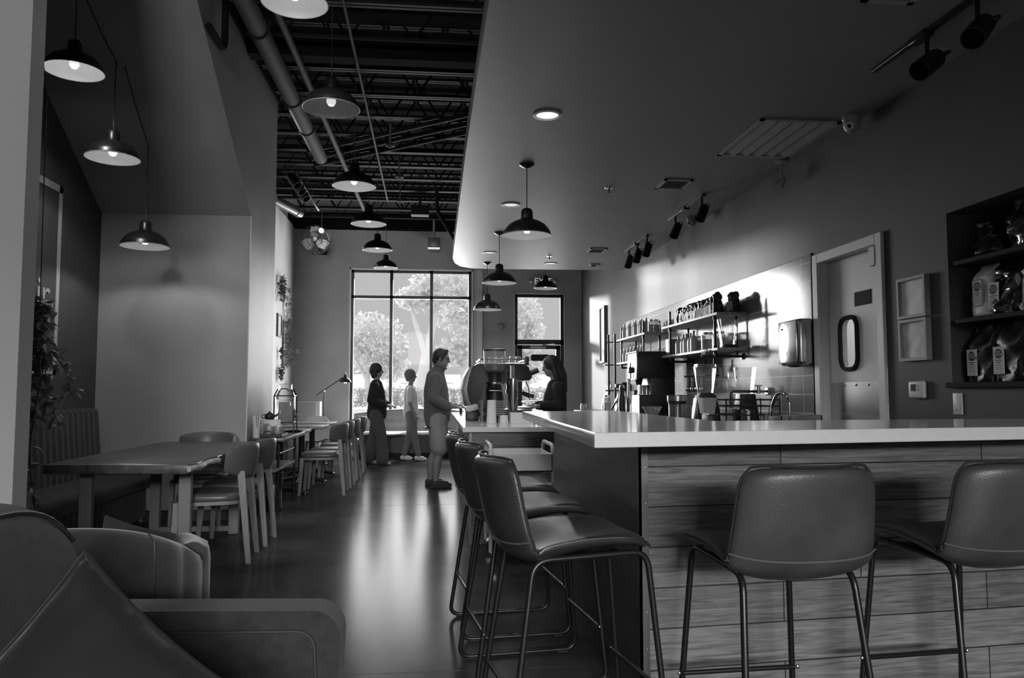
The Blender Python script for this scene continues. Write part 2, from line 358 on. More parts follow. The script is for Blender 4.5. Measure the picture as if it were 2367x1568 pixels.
# ---- pipes under the joists
def pipe(name, label, pts, r, m=greysteel, rings=()):
    t = tag(ob(name, B().tube(fillet(pts, .12), r, 14), m), label, 'pipe')
    for p, d in rings: ob('coupling', B().cyl(V(p)-V(d)*.02, V(p)+V(d)*.02, r*1.12, seg=16), steelb, t)
    return t
pipe('ceiling_sprinkler_pipe', 'thick round pipe running along the ceiling beside the alcove wall', [(-1.5, 4.6, 4.26), (-1.5, 10.25, 4.26)], .085, pipem, [((-1.5, y, 4.26), (0, 1, 0)) for y in (6.6, 8.2, 9.1)])
pipe('ceiling_sprinkler_pipe', 'slim straight pipe running along the ceiling over the aisle', [(-1.33, 4.6, 4.32), (-1.22, 13.4, 4.32)], .032, pipem)
pipe('ceiling_conduit', 'thin conduit along the ceiling just left of the aisle pendants', [(-.74, 4.6, 4.34), (-.78, 12.8, 4.33)], .014, pipem)
for k, nm in enumerate(('nearest', 'middle', 'farthest')):
    y = .32*k; tag(pipe('ceiling_conduit', '%s of three diagonal conduits crossing under the joists' % nm, [(.5, 8.75+y, 4.405), (-1.7, 10.45+y, 4.405)], .028, steelb), group='diagonal conduits under the joists')
pipe('ceiling_drain_pipe', 'black elbow pipe on the upper face of the alcove wall', [(XP+.05, 6.35, 4.4), (XP+.05, 6.35, 3.95), (XP+.05, 5.9, 3.95)], .028, deckm)
pipe('ceiling_conduit', 'curved flexible conduit dropping from the joists to the soffit edge', [(.02, 12.2, 4.42), (.03, 12.2, 4.05), (.28, 11.6, 3.5)], .03, steelb)
t = tag(ob('vent_pipe_end', B().cyl((-2.45, 12.0, 4.12), (-2.15, 12.6, 4.05), .075).cyl((-2.2, 12.5, 4.06), (-2.16, 12.58, 4.052), .082), tray_l), 'short shiny duct stub near the wall fan', 'duct')
t = thing('equipment_box', 'dark metal equipment box hung under the far joists', 'box', (-.25, 12.9, 4.2), group=None); ob('case', B().box((0, 0, 0), (.3, .2, .16), bev=.01), steelb, t); ob('hanger', B().bx(-.02, .02, -.01, .01, .08, .26), steelb, t)
for k, (x, y) in enumerate(((-.55, 9.4), (-.55, 12.2), (-.5, 10.8))):
    t = thing('ceiling_sprinkler', ('sprinkler head under the ceiling above the middle aisle pendant', 'sprinkler head near the far aisle pendants', 'sprinkler head between the nearer and farther aisle pendants')[k], 'sprinkler', (x, y, 4.18), group='sprinkler drops under the joists')
    ob('drop_pipe', B().cyl((0, 0, .03), (0, 0, .3), .012, seg=8), greysteel, t); ob('escutcheon', B().lathe([(0, .03), (.05, .03), (.06, 0), (.03, -.01), (0, -.03)]), pipem, t)
# ================================================================ front window, glass door, kitchen door
fb = B(); y0, y1 = YB+.03, YB+.10
def fr(x0, x1, z0, z1): fb.bx(x0, x1, y0, y1, z0, z1, .004, 1)
fr(WX0, WX0+.055, WZ0, WZ1); fr(WX1-.055, WX1, WZ0, WZ1); fr(WX0, WX1, WZ1-.055, WZ1); fr(WX0, WX1, WZ0, WZ0+.06); fr(WX0, WX1, 3.0, 3.06)
for x in (-.835, -.06): fr(x-.03, x+.03, WZ0, WZ1)
w1 = thing('window_1', 'tall three bay storefront window with a transom', None); w1['kind'] = 'structure'
ob('frame', fb, blackm, w1, 0); ob('casing', B().bx(WX0-.03, WX0, YB-.01, YB+.16, WZ0, WZ1+.03).bx(WX1, WX1+.03, YB-.01, YB+.16, WZ0, WZ1+.03).bx(WX0-.03, WX1+.03, YB-.01, YB+.16, WZ1, WZ1+.03), white, w1, 0)
for (a, c) in ((WX0, -.835), (-.835, -.06), (-.06, WX1)):
    for (z0, z1) in ((WZ0, 3.0), (3.06, WZ1)): ob('pane', B().bx(a+.03, c-.03, YB+.062, YB+.066, z0+.02, z1-.02), wglass, w1, 0)
d1 = thing('door_1', 'glazed entrance door under a tall transom light', None); d1['kind'] = 'structure'
fb = B(); fr(DX0, DX0+.06, 0, DZ); fr(DX1-.06, DX1, 0, DZ); fr(DX0, DX1, DZ-.06, DZ); fr(DX0, DX1, 2.12, 2.22); ob('frame', fb, blackm, d1, 0)
fb = B(); fr(DX0+.065, DX0+.15, .01, 2.11); fr(DX1-.15, DX1-.065, .01, 2.11); fr(DX0+.065, DX1-.065, 2.03, 2.11); fr(DX0+.065, DX1-.065, .01, .22); lf = ob('door_leaf', fb, blackm, d1, 0)
ob('pane', B().bx(DX0+.15, DX1-.15, YB+.06, YB+.066, .22, 2.03), wglass, d1, 0); ob('transom_pane', B().bx(DX0+.06, DX1-.06, YB+.06, YB+.066, 2.22, DZ-.06), wglass, d1, 0)
ob('casing', B().bx(DX0-.02, DX0, YB-.01, YB+.16, 0, DZ+.02).bx(DX1, DX1+.02, YB-.01, YB+.16, 0, DZ+.02).bx(DX0-.02, DX1+.02, YB-.01, YB+.16, DZ, DZ+.02), white, d1, 0)
ob('door_closer', B().bx(DX0+.3, DX0+.62, YB-.03, YB+.03, 2.055, 2.10, .008).tube([(DX0+.55, YB-.01, 2.11), (DX0+.78, YB-.06, 2.13), (DX0+.72, YB+.02, 2.17)], .008, 6), greysteel, d1)
ob('push_bar', B().tube([(DX0+.12, YB+.02, 1.0), (DX0+.12, YB-.05, 1.0), (DX1-.12, YB-.05, 1.0), (DX1-.12, YB+.02, 1.0)], .014), steel, d1)
# kitchen door: frame, leaf with a round ended vision panel, kick plate, hardware
d2 = thing('door_2', 'pale swing door with an oval vision panel and a steel kick plate', None); d2['kind'] = 'structure'
j = B()
for x0, x1, w in ((XR-.025, XR+.0, .075), (XR+.0, XR+.14, .035)):
    j.bx(x0, x1, PY0-(w-.035), PY0+.035, 0, PZ+w-.035, .003, 1).bx(x0, x1, PY1-.035, PY1+(w-.035), 0, PZ+w-.035, .003, 1).bx(x0, x1, PY0+.0352, PY1-.0352, PZ-.03, PZ+w-.035, .003, 1)
ob('frame', j, white, d2, 0)
hole = [p for p in rrect(5.20, 5.43, 1.36, 1.73, .09, 8)]
lf = ob('door_leaf', B().plate([(PY0+.04, .01), (PY1-.04, .01), (PY1-.04, PZ-.035), (PY0+.04, PZ-.035)], hole, .045, lambda a, b_, d: (XR+.06+d, a, b_)), mat('door_paint', .6, .45), d2, 0)
ring = [(XR+.052, *p) for p in hole]; ob('gasket', B().tube(ring, .017, 8, True), rubber, d2)
ob('vision_pane', B().prism(hole, XR+.078, XR+.082, 'x'), wglass, d2, 0)
kp = ob('kick_plate', B().bx(XR+.056, XR+.06, PY0+.05, PY1-.06, .2, 1.265), steel, d2, 0)
for k in range(4): ob('screw', B().ball((XR+.054, PY0+.13+.16*k, 1.245), (.004, .009, .009), 10), brass, kp)
ob('name_plate', B().bx(XR+.055, XR+.06, 5.02, 5.23, 1.80, 1.90, .002, 1), mat('plate_dark', .03, .7, spec=.1), d2)
ob('door_bracket', B().bx(XR-.03, XR+.05, PY0+.03, PY0+.10, 2.03, 2.16, .004, 1), white, d2)
# kitchen beyond the vision panel
struct('room_kitchen', B().bx(XR+1.3, XR+1.4, 4, 8.5, 0, 3).bx(XR+.36, XR+1.4, 8.4, 8.5, 0, 3).bx(XR+.36, XR+1.4, 4, 4.1, 0, 3).bx(XR+.36, XR+1.4, 4, 8.5, 2.9, 3), white)
t = tag(ob('kitchen_ladle', B().ball((XR+1.22, 6.3, 1.78), (.03, .06, .08)).tube([(XR+1.22, 6.3, 1.8), (XR+1.22, 6.3, 2.0)], .01), steel), 'steel ladle hanging on the kitchen wall beyond the oval door pane', 'ladle')
light('kitchen_lamp', 'POINT', (XR+.9, 6.3, 2.6), 150, size=.15)
# ================================================================ outside
struct('ground_outside', B().bx(-30, 30, 15.4, 60, -.12, -.02), ground)
struct('road_outside', B().bx(-30, 30, 20.6, 21.0, -.02, .62).bx(-30, 30, 21.0, 60, -.02, .74), ground)
def leafcloud(b, c, r, n, size, rng, shell=.35):
    for _ in range(n):
        d = V((rng.gauss(0, 1), rng.gauss(0, 1), rng.gauss(0, 1))).normalized(); k = (shell+(1-shell)*rng.random())
        p = V(c)+V((d.x*r[0], d.y*r[1], d.z*r[2]))*k; q = Euler((rng.random()*6, rng.random()*6, rng.random()*6)).to_matrix(); s = size*(.6+.8*rng.random())
        vs = [b.bm.verts.new(p+q@V(v)) for v in ((0, -s, 0), (s*.45, 0, s*.1), (0, s, 0), (-s*.45, 0, s*.1))]; b.bm.faces.new(vs)
rg = random.Random(3)
def tree(label, x, y, h, crowns, lean=0., tr=.12, leaves=900, size=.12):
    t = thing('tree', label, 'tree', (x, y, .74), group='trees beyond the front window')
    ob('trunk', B().tube([(0, 0, 0), (lean*.3, 0, h*.35), (lean*.55, .05, h*.6), (lean, .1, h)], .1, 10, radii=[tr, tr*.85, tr*.7, tr*.35]).tube([(lean*.4, 0, h*.45), (lean*.4-.35, 0, h*.75), (lean*.4-.6, .1, h)], .05, 8, radii=[tr*.6, tr*.4, .03]), bark, t)
    b = B()
    for c, r in crowns: leafcloud(b, c, r, int(leaves*r[0]*r[2]), size, rg)
    ob('foliage', b, leafo, t, 0)
tree('tall tree with a leaning pale trunk behind the middle window bay', -.55, 26, 3.6, [((.9, .2, 3.9), (1.3, 1, .8)), ((-.1, .3, 3.6), (.7, .8, .5))], lean=.7, tr=.2)
tree('round dense tree low behind the left window bay', -2.6, 31, 2.0, [((.1, 0, 2.4), (1.5, 1.2, 1.25)), ((.9, 0, 1.4), (.8, .8, .6))], tr=.14)
tree('feathery tree behind the right window bay', 1.05, 28.5, 2.6, [((.0, 0, 3.2), (1.0, .9, .75)), ((-.2, 0, 1.9), (.85, .8, .6)), ((.1, 0, 4.2), (.9, .8, .6))], tr=.1)
tree('pale tree seen through the door transom', 3.6, 30, 3.2, [((-.3, 0, 3.0), (1.0, 1, 1.6)), ((0, 0, 1.4), (.7, .7, .7))], tr=.1)
hb = B()
for k in range(26): leafcloud(hb, (-4+.34*k, 23.2, 1.02), (.3, .35, .33), 330, .045, rg, .6)
tag(ob('hedge', hb, hedgem, None, 0), 'clipped hedge along the pavement beyond the front window', 'hedge')
hb = B()
for k in range(4): leafcloud(hb, (-2.0+.36*k, 17.2, .25), (.25, .25, .45), 260, .05, rg, .4)
tag(ob('shrub', hb, hedgem, None, 0), 'loose shrub just outside the lower left window corner', 'shrub')
tag(ob('low_wall', B().bx(-9, 12, 34, 34.3, .7, 1.93, .02, 1), mat('pale_wall', .9, .9), None, 0), 'long pale low wall far beyond the hedge outside the window', 'wall')
def outdoor_table():
    t = thing('patio_parasol_table', 'faint outdoor picnic table with slanted legs beyond the middle window bay', 'table', (-.25, 27.5, .74))
    ob('tabletop', B().bx(-.9, .9, -.4, .4, .72, .77, .01), white, t)
    for sx in (-1, 1): ob('leg', B().tube([(sx*.35, 0, .72), (sx*.8, 0, 0)], .03), white, t); ob('bench', B().bx(-.9, .9, sx*.75-.14, sx*.75+.14, .42, .46, .008), white, t); ob('brace', B().tube([(sx*.5, -.75, .42), (sx*.5, .75, .42)], .025), white, t)
outdoor_table()
# ================================================================ bar island
cs = [(.513, 2.475), (.545, 3.6), (.583, 5.15), (1.25, 5.32), (1.25, 3.40), (2.905, 3.58), (2.905, 2.86)]
tag(ob('bar_countertop', B().prism(cs, 1.018, 1.067, bev=.004), quartz, None, 20), 'glossy white L shaped bar top over the wood clad island', 'countertop')
PH = R(5.5); ba = thing('bar_island', 'bar base clad in grey wood planks below the white top', 'bar', (.79, 2.93, 0))
inn = [(0, 0), (0, 2.15), (.36, 2.2), (.36, .62), (2.115, .76), (2.115, .2)]
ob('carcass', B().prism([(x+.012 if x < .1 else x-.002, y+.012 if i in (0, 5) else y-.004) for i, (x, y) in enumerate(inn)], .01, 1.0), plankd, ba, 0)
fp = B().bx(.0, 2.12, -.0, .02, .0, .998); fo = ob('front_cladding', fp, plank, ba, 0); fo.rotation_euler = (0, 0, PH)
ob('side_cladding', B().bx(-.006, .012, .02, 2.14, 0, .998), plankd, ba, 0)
ob('corner_trim', B().bx(-.012, .022, -.008, .004, 0, 1.0).bx(-.012, -.004, -.008, .03, 0, 1.0), steel_trim, ba, 0)
for k in range(7): ob('screw', B().ball((.012, -.009, .1+.135*k), (.003, .0022, .003), 8), brass, ba)
ob('support_board', B().prism([(-.16, -.13), (-.14, .3), (-.02, .36), (.3, .06), (2.1, .24), (2.1, .02)], 1.0, 1.017), ply, ba, 0)
# lower counter behind it
tag(ob('lower_countertop', B().prism([(.225, 6.12), (.235, 10.4), (1.0, 10.4), (1.0, 6.12)], .88, .92, bev=.004), quartz, None, 20), 'white lower counter carrying the espresso machine', 'countertop')
lb = thing('service_counter', 'wood clad service counter below the espresso machine', 'counter', (.3, 6.2, 0))
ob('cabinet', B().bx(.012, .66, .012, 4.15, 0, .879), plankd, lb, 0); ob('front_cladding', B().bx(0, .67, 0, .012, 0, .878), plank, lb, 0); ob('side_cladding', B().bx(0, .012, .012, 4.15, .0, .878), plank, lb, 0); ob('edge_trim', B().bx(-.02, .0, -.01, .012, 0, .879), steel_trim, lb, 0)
ob('end_post', B().bx(.66, .70, -.01, .03, 0, .879), blackm, lb, 0)
# back bar along the right wall
bc = thing('back_counter', 'long dark back counter along the tiled wall', 'counter', (2.2, 5.95, 0))
ob('carcass', B().bx(.03, .68, .02, 6.2, 0, .87), blackp, bc, 0); ob('worktop', B().bx(0, .70, 0, 6.24, .87, .91, .003, 1), greysteel, bc)
for k in range(6): d = ob('cabinet_door', B().bx(.012, .03, .05+1.02*k, 1.03+1.02*k, .1, .85, .003, 1), greysteel, bc); ob('handle', B().tube([(.012, .92+1.02*k, .5), (-.02, .92+1.02*k, .5), (-.02, .92+1.02*k, .7), (.012, .92+1.02*k, .7)], .006, 6), steel, d)
# ================================================================ bar stools
def make_stool(label, group):
    t = thing('bar_stool', label, 'bar stool', (0, 0, 0), 0, group)   # faces +x
    def prof(k):  # centre line seen from the side: seat front -> rear -> back top
        pts = [(.238, .702), (.19, .722), (.10, .717), (0, .702), (-.10, .676), (-.165, .662), (-.217, .684), (-.247, .75), (-.266, .83), (-.284, .92), (-.298, .985)]
        i = min(int(k), 9); f = k-i; a, b_ = pts[i], pts[i+1]; return a[0]+(b_[0]-a[0])*f, a[1]+(b_[1]-a[1])*f
    def half(k): return (.17 + .058*min(1, k/1.2)) if k < 1.2 else (.228 if k < 7 else (.228-.022*(k-7)/3)*(1-.13*max(0, (k-8.6)/1.4)**3))
    NU, NK = 12, 26; top = []; bot = []
    for a in range(NK+1):
        k = 10*a/NK; x, z = prof(k); x2, z2 = prof(min(10, k+.3)); x1, z1 = prof(max(0, k-.3)); tx, tz = x2-x1, z2-z1; l = sqrt(tx*tx+tz*tz); nx, nz = tz/l, -tx/l  # towards the sitter: up / forward
        if nz < 0 and k < 5: nx, nz = -nx, -nz
        if k >= 5 and nx < 0: nx, nz = -nx, -nz
        w = half(k); dish = .055*min(1, k/4) if k < 5 else .055+.012*(k-5)/5; th = .022
        ra, rb = [], []
        for i in range(NU+1):
            u = -1+2*i/NU; off = dish*(abs(u)**2.4); lift = -.012*(abs(u)**6)*max(0, k-9)
            edge = (1-abs(u)**8)
            if k < 5: ctr = V((x, u*w, z+off-.015)); n = V((0, -u*.35, 1)).normalized()
            else: ctr = V((x+off*.9*nx, u*w, z+off*.9*nz*.6 + lift)); n = V((nx, -u*.5, nz)).normalized()
            e = th*(.4+.6*edge)*(.62+.38*min(1, min(k, 10-k)*2.2))
            ra.append(ctr+n*e); rb.append(ctr-n*e)
        top.append(ra); bot.append(rb)
    bm = B(); rings = [ra+rb[::-1] for ra, rb in zip(top, bot)]; bm.loft(rings)
    sh = ob('seat_shell', bm, leather, t, 180, sub=1)
    edge = [bot[a][0]*.4+top[a][0]*.6 for a in range(NK+1)] + [bot[NK][i]*.4+top[NK][i]*.6 for i in range(1, NU)] + [bot[a][NU]*.4+top[a][NU]*.6 for a in range(NK, -1, -1)]
    ob('piping', B().tube(edge, .0045, 6), piping, sh)
    edge = [V(q_) for q_ in edge]
    for _ in range(26): edge = [edge[0]]+[(edge[i-1]+edge[i]*2+edge[i+1])/4 for i in range(1, len(edge)-1)]+[edge[-1]]
    zs = int(NK*.67); ob('seam', B().tube([bot[zs][i]+V((-.0045, 0, 0)) for i in range(NU+1)], .0028, 5), stitch, sh)
    for s in (-1, 1):
        loop = [(.225, s*.175, .672), (-.165, s*.175, .660), (-.262, s*.215, .012), (.285, s*.215, .012)]
        ob('leg_frame', B().tube(fillet(loop, .055, 6, True), .0105, 10, True), blackm, t)
        for x in (-.2, .22): ob('floor_pad', B().box((x, s*.215, .005), (.05, .022, .01), bev=.002, seg=1), rubber, t)
    for x0 in (-.228, .254):
        bar = ob('footrest', B().tube([(x0, -.205, .235), (x0, .205, .235)], .0085, 10), blackm, t)
        for s in (-1, 1): ob('bolt', B().ball((x0, s*.217, .235), .007, 8), brass, bar)
    ob('seat_bracket', B().bx(-.12, .16, -.17, .17, .656, .664).ball((.0, 0, .652), .012, 10).ball((-.08, .06, .652), .008, 10), blackm, t)
    return t
G1 = 'grey leather bar stools around the island'
st = make_stool('dark leather bar stool in side view nearest the island corner', G1); st.location = (.455, 2.70, 0); st.rotation_euler = (0, 0, R(9))
dup(st, (.405, 3.40, 0), R(7), 'middle of the three bar stools lined up along the island side')
dup(st, (.375, 4.07, 0), R(6), 'farthest bar stool along the island side, in front of the utility cart')
dup(st, (1.075, 2.43, 0), R(93), 'grey leather bar stool seen squarely from behind at the bar front')
dup(st, (1.79, 2.52, 0), R(95), 'bar stool at the bar front cut off by the picture edge')
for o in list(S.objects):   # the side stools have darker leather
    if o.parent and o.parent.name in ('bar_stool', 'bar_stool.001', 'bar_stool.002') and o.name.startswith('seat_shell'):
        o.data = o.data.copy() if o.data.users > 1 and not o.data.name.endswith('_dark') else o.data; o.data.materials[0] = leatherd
# ================================================================ utility cart
t = thing('utility_cart', 'pale three tier utility cart between the stools and the service counter', 'cart', (.62, 5.75, 0))
def traypart(z, h=.12):
    b = B().bx(-.21, .21, -.30, .30, z, z+.006)
    for (x0, x1, y0, y1) in ((-.21, .21, -.30, -.294), (-.21, .21, .294, .30), (-.21, -.204, -.3, .3), (.204, .21, -.3, .3)): b.bx(x0, x1, y0, y1, z, z+h)
    return b
for z in (.20, .44, .64): ob('tray', traypart(z), whitep, t, 0)
for sx in (-1, 1): ob('side_frame', B().tube(fillet([(sx*.22, -.25, .08), (sx*.22, -.25, .82), (sx*.22, .25, .82), (sx*.22, .25, .08)], .07, 6), .014, 10), whitep, t)
for sx in (-1, 1):
    for sy in (-1, 1):
        c = ob('caster', B().lathe([(0, -.012), (.03, -.012), (.034, -.006), (.034, .006), (.03, .012), (0, .012)], (sx*.2, sy*.25, .034), 16, (0, pi/2, 0)), rubber, t); ob('fork', B().bx(sx*.2-.016, sx*.2+.016, sy*.25-.008, sy*.25+.008, .06, .09), chrome, c)
# ================================================================ pendants, downlights, tracks
def pendant_parts(t, drop, canopy):
    prof = [(.2, 0), (.192, .03), (.186, .042), (.15, .088), (.105, .115), (.066, .13), (.05, .14), (.047, .2), (.04, .215), (.032, .222), (.0, .232)]
    sh = ob('lamp_shade', B().lathe([(.198, .0)]+prof, seg=40), blackm, t, 40)
    ob('shade_lining', B().lathe([(.1965, .001), (.188, .03), (.182, .04), (.147, .084), (.102, .11), (.06, .125), (.02, .128)], seg=40), lining, sh, 60)
    ob('rim', B().tube([(.199*cos(2*pi*i/40), .199*sin(2*pi*i/40), 0) for i in range(40)], .0035, 6, True), mat('rim_grey', .35, .4) if 'rim_grey' not in MAT else MAT['rim_grey'], sh)
    ob('bulb', B().lathe([(0, .0), (.02, .004), (.032, .022), (.034, .038), (.026, .062), (.016, .08), (.016, .1)], (0, 0, .018), 16), bulb, t)
    ob('socket', B().cyl((0, 0, .105), (0, 0, .15), .022), blackp, t)
    ob('cord', B().tube([(0, 0, .225), (0, 0, drop)], .004, 6), blackp, t)
    if canopy: ob('canopy', B().lathe([(0, drop), (.062, drop), (.062, drop-.008), (.03, drop-.028), (.008, drop-.036), (0, drop-.036)]), blackm, t)
PL = []
def pend(label, x, y, z, top, e, group, canopy=True, tilt=(0, 0), beam=12):
    t = thing('pendant_lamp', label, 'pendant lamp', (x, y, z), 0, group); pendant_parts(t, top-z, canopy)
    t.rotation_euler = (tilt[0], tilt[1], 0)
    light('pendant_glow', 'POINT', (x, y, z-.015), e, size=.035); light('pendant_beam', 'SPOT', (x, y, z-.01), beam, size=.035, spot=150, blend=.25); return t
GB = 'black dome pendants over the bar'; GA = 'black dome pendants down the aisle'; GL = 'black dome pendants in the alcove'
pend('nearest and largest black dome pendant hung under the soffit over the bar', .75, 6.27, 2.475, ZS, .8, GB)
pend('black dome pendant under the soffit, second from the camera, above the espresso machine', .755, 9.05, 2.47, ZS, .8, GB)
pend('black dome pendant under the soffit beside the tall window, lowest in the row', .76, 11.2, 2.50-.12, ZS, .8, GB)
pend('black dome pendant in front of the exit sign above the glass door', 1.9, 13.2, 2.97, 4.4, .7, GB, False)
for k, (lb_, x, y, z) in enumerate((('black dome pendant whose rim only shows at the top edge, above the aisle', -.86, 4.70, 3.56), ('nearest whole dome pendant in the aisle, looking up into its bright bulb', -.735, 5.47, 3.19),
        ('second whole dome pendant in the aisle with a pale lit inside', -.755, 7.27, 3.11), ('third whole dome pendant in the aisle, against the dark joists', -.765, 9.01, 3.13), ('fourth whole dome pendant in the aisle, against the grey end wall', -.78, 10.63, 3.12), ('farthest aisle pendant, faint over the top of the tall window', -.83, 13.25, 3.29))):
    pend(lb_, x, y, z, 4.42, 1.0 if k != 1 else .06, GA, False)
def swag(label, x, y, z, e, prev):
    hz = min(4.4, 2.88+(7.6-y)*.6609); t = pend(label, x, y, z, hz, e, GL, False, beam=15)
    ob('hook', B().tube([(0, 0, hz-z), (0, .01, hz-z-.03), (0, .03, hz-z-.01)], .005, 6), blackm, t)
    if prev:
        px, py, pz = prev; p0 = V((px-x+.03, py-y+.02, pz-z-.03)); p1 = V((0, 0, hz-z)); n = 14
        ob('swag_cord', B().tube([p0.lerp(p1, i/n)+V((0, 0, -.16*sin(pi*i/n)*(p0-p1).length*.12)) for i in range(n+1)], .004, 6), blackp, t)
    return (x, y, hz)
h0 = swag('upper alcove pendant half hidden by the pale partition, bulb glaring', -2.58, 5.72, 3.49, 1.2, None)
h1 = swag('middle one of the three alcove pendants on swagged cords', -2.50, 6.23, 3.01, .9, h0)
swag('lowest alcove pendant, hung above the dining table', -2.485, 6.92, 2.445, .7, (-2.47, 6.23, h1[2]))
for k, (x, y) in enumerate(((.751, 5.108), (.756, 7.664), (.736, 10.386), (1.688, 11.185))):
    t = thing('recessed_downlight', ('recessed downlight in the soffit nearest the camera, glowing', 'recessed downlight in the soffit just beyond the nearest bar pendant', 'recessed downlight in the soffit beside the middle bar pendant cord', 'recessed downlight at the far end of the soffit by the exit')[k], 'downlight', (x, y, ZS), group='recessed downlights in the soffit')
    ob('trim_ring', B().lathe([(.075, .0), (.095, -.002), (.098, -.008), (.078, -.011), (.073, .0)], seg=32), white, t)
    ob('diffuser', B().lathe([(0, -.002), (.074, -.002), (.074, 0), (0, 0)], seg=32), diff if k else mat('diffuser_bright', .8, .4, emit=1.2), t)
    light('downlight_beam', 'SPOT', (x, y, ZS-.02), 26, size=.06, spot=120, blend=.8)
# near spot: lamp and track fixtures
def spot_head(t, x, y, z, yaw, pit, s=1., m=None):
    m = m or blackm; h = ob('spot_head', B().lathe([(0, -.1), (.03, -.095), (.045, -.07), (.048, .07), (.044, .07), (.04, -.02), (0, -.02)], seg=20), m, t)
    h.location = (x, y, z); h.rotation_euler = (pit, 0, yaw); h.scale = (s, s, s)
    ob('yoke', B().tube(fillet([(-.053, 0, 0), (-.053, 0, -.12), (.053, 0, -.12), (.053, 0, 0)], .03, 4), .006, 6), m, h)
    ob('stem', B().cyl((x, y, z+.05), (x, y, .0), .012, seg=10), m, t); return h
def track(label, x, y0, y1, heads, group, z=ZS, s=1., m=None):
    t = thing('track_light', label, 'track light', (x, y0, z), 0, group)
    ob('rail', B().bx(-.018, .018, 0, y1-y0, -.022, -.001, .002, 1), m or blackm, t); ob('power_feed', B().bx(-.03, .03, (y1-y0)*.45, (y1-y0)*.45+.14, -.035, -.001, .004, 1), m or blackm, t)
    for yy, yaw, pit in heads: spot_head(t, .02, yy-y0, -.17, yaw, pit, s, m)
    return t
GT = 'black track lights along the soffit edge'
track('large black track light with two spots at the upper right corner', 2.53, 3.25, 4.18, [(3.72, R(-70), R(125)), (3.34, R(-60), R(130))], GT, s=1.15)
track('black track light with two spots midway along the soffit', 2.53, 7.05, 8.15, [(7.98, R(-60), R(150)), (7.16, R(-60), R(150))], GT)
track('black track light with three spots at the far end of the soffit', 2.53, 9.0, 10.06, [(9.98, R(-50), R(155)), (9.55, R(-50), R(155)), (9.1, R(-50), R(155))], GT)
track('black track light with three spots among the joists by the alcove wall', -1.98, 10.8, 13.4, [(10.95, R(60), R(140)), (11.3, R(60), R(140)), (11.7, R(60), R(140))], GT, z=4.3, s=1.4)
light('wall_spot_glare', 'POINT', (-2.0, 13.85, 4.06), 6, size=.04)
t = thing('spot_lamp', 'small glaring spot lamp mounted above the wall fan', 'spot lamp', (-2.02, 14.0, 4.06))
ob('bulb', B().ball((0, -.02, 0), .045), bulb, t); ob('housing', B().lathe([(0, .1), (.04, .1), (.055, .0), (.05, 0), (.03, .09)], (0, 0, 0), 16, (R(-90), 0, 0)), blackm, t); ob('arm', B().tube([(0, .05, 0), (0, .05, .35)], .01), blackm, t)
t = thing('spot_lamp', 'small bare spot lamp hanging under the soffit edge by the big vent', 'spot lamp', (2.80, 5.98, ZS))
ob('base', B().lathe([(0, 0), (.05, 0), (.05, -.01), (0, -.014)]), greyp, t); ob('stem', B().cyl((0, 0, -.01), (0, 0, -.13), .008), chrome, t); ob('spot_head', B().lathe([(0, .04), (.02, .035), (.04, -.03), (.034, -.03), (0, .02)], (0, 0, -.17), 14, (R(35), R(30), 0)), greyp, t)
# wall fan
t = thing('wall_fan', 'round caged wall fan with three blades high in the far left corner', 'fan', (-2.15, 14.15, 3.93))
cg = B()
for yy, rr in ((-.06, .13), (-.03, .24), (.03, .27), (.09, .24)): cg.tube([(rr*cos(2*pi*i/32), yy, rr*sin(2*pi*i/32)) for i in range(32)], .005, 6, True)
for i in range(20): a = 2*pi*i/20; cg.tube([(.04*cos(a), -.07, .04*sin(a)), (.24*cos(a), -.03, .24*sin(a)), (.27*cos(a), .03, .27*sin(a)), (.24*cos(a), .09, .24*sin(a))], .0025, 4)
ob('cage', cg, blackm, t)
for i in range(3):
    a = 2*pi*i/3+.5; bl = B(); rings = []
    for k in range(6):
        r = .04+.04*k; w = .02+.075*sin(pi*min(1, k/5+.15)*.7); q = Matrix.Rotation(a, 3, 'Y')
        rings.append([q@V((r, .02+s*w*.35, s*w)) for s in (-1, 1)]+[q@V((r, .026+s*w*.35, s*w)) for s in (1, -1)])
    ob('blade', bl.loft(rings), greyp, t)
ob('hub', B().ball((0, -.01, 0), (.045, .05, .045)), greyp, t); ob('motor', B().cyl((0, .03, 0), (0, .2, 0), .07), blackp, t); ob('bracket', B().bx(-.03, .03, .15, 1.03, -.03, .03).bx(-.08, .08, 1.02, 1.04, -.1, .1), blackm, t)
# vents, detectors, cameras
def grille(label, x0, x1, y0, y1, n, along='y', m=None):
    t = thing('ceiling_vent', label, 'vent', ((x0+x1)/2, (y0+y1)/2, ZS)); hx, hy = (x1-x0)/2, (y1-y0)/2; w = .03; m = m or white
    ob('frame', B().bx(-hx, hx, -hy, -hy+w, -.012, -.001).bx(-hx, hx, hy-w, hy, -.012, -.001).bx(-hx, -hx+w, -hy, hy, -.012, -.001).bx(hx-w, hx, -hy, hy, -.012, -.001), m, t, 0)
    b = B()
    for i in range(n):
        if along == 'y': x = -hx+w+(2*hx-2*w)*(i+.5)/n; b.box((x, 0, -.005), ((2*hx-2*w)/n*.86, 2*hy-2*w, .004), (0, R(12), 0))
        else: y = -hy+w+(2*hy-2*w)*(i+.5)/n; b.box((0, y, -.005), (2*hx-2*w, (2*hy-2*w)/n*.5, .003), (R(35), 0, 0))
    ob('louvers', b, m, t, 0); ob('backing', B().bx(-hx+.01, hx-.01, -hy+.01, hy-.01, -.0015, -.0005), greysteel, t, 0)
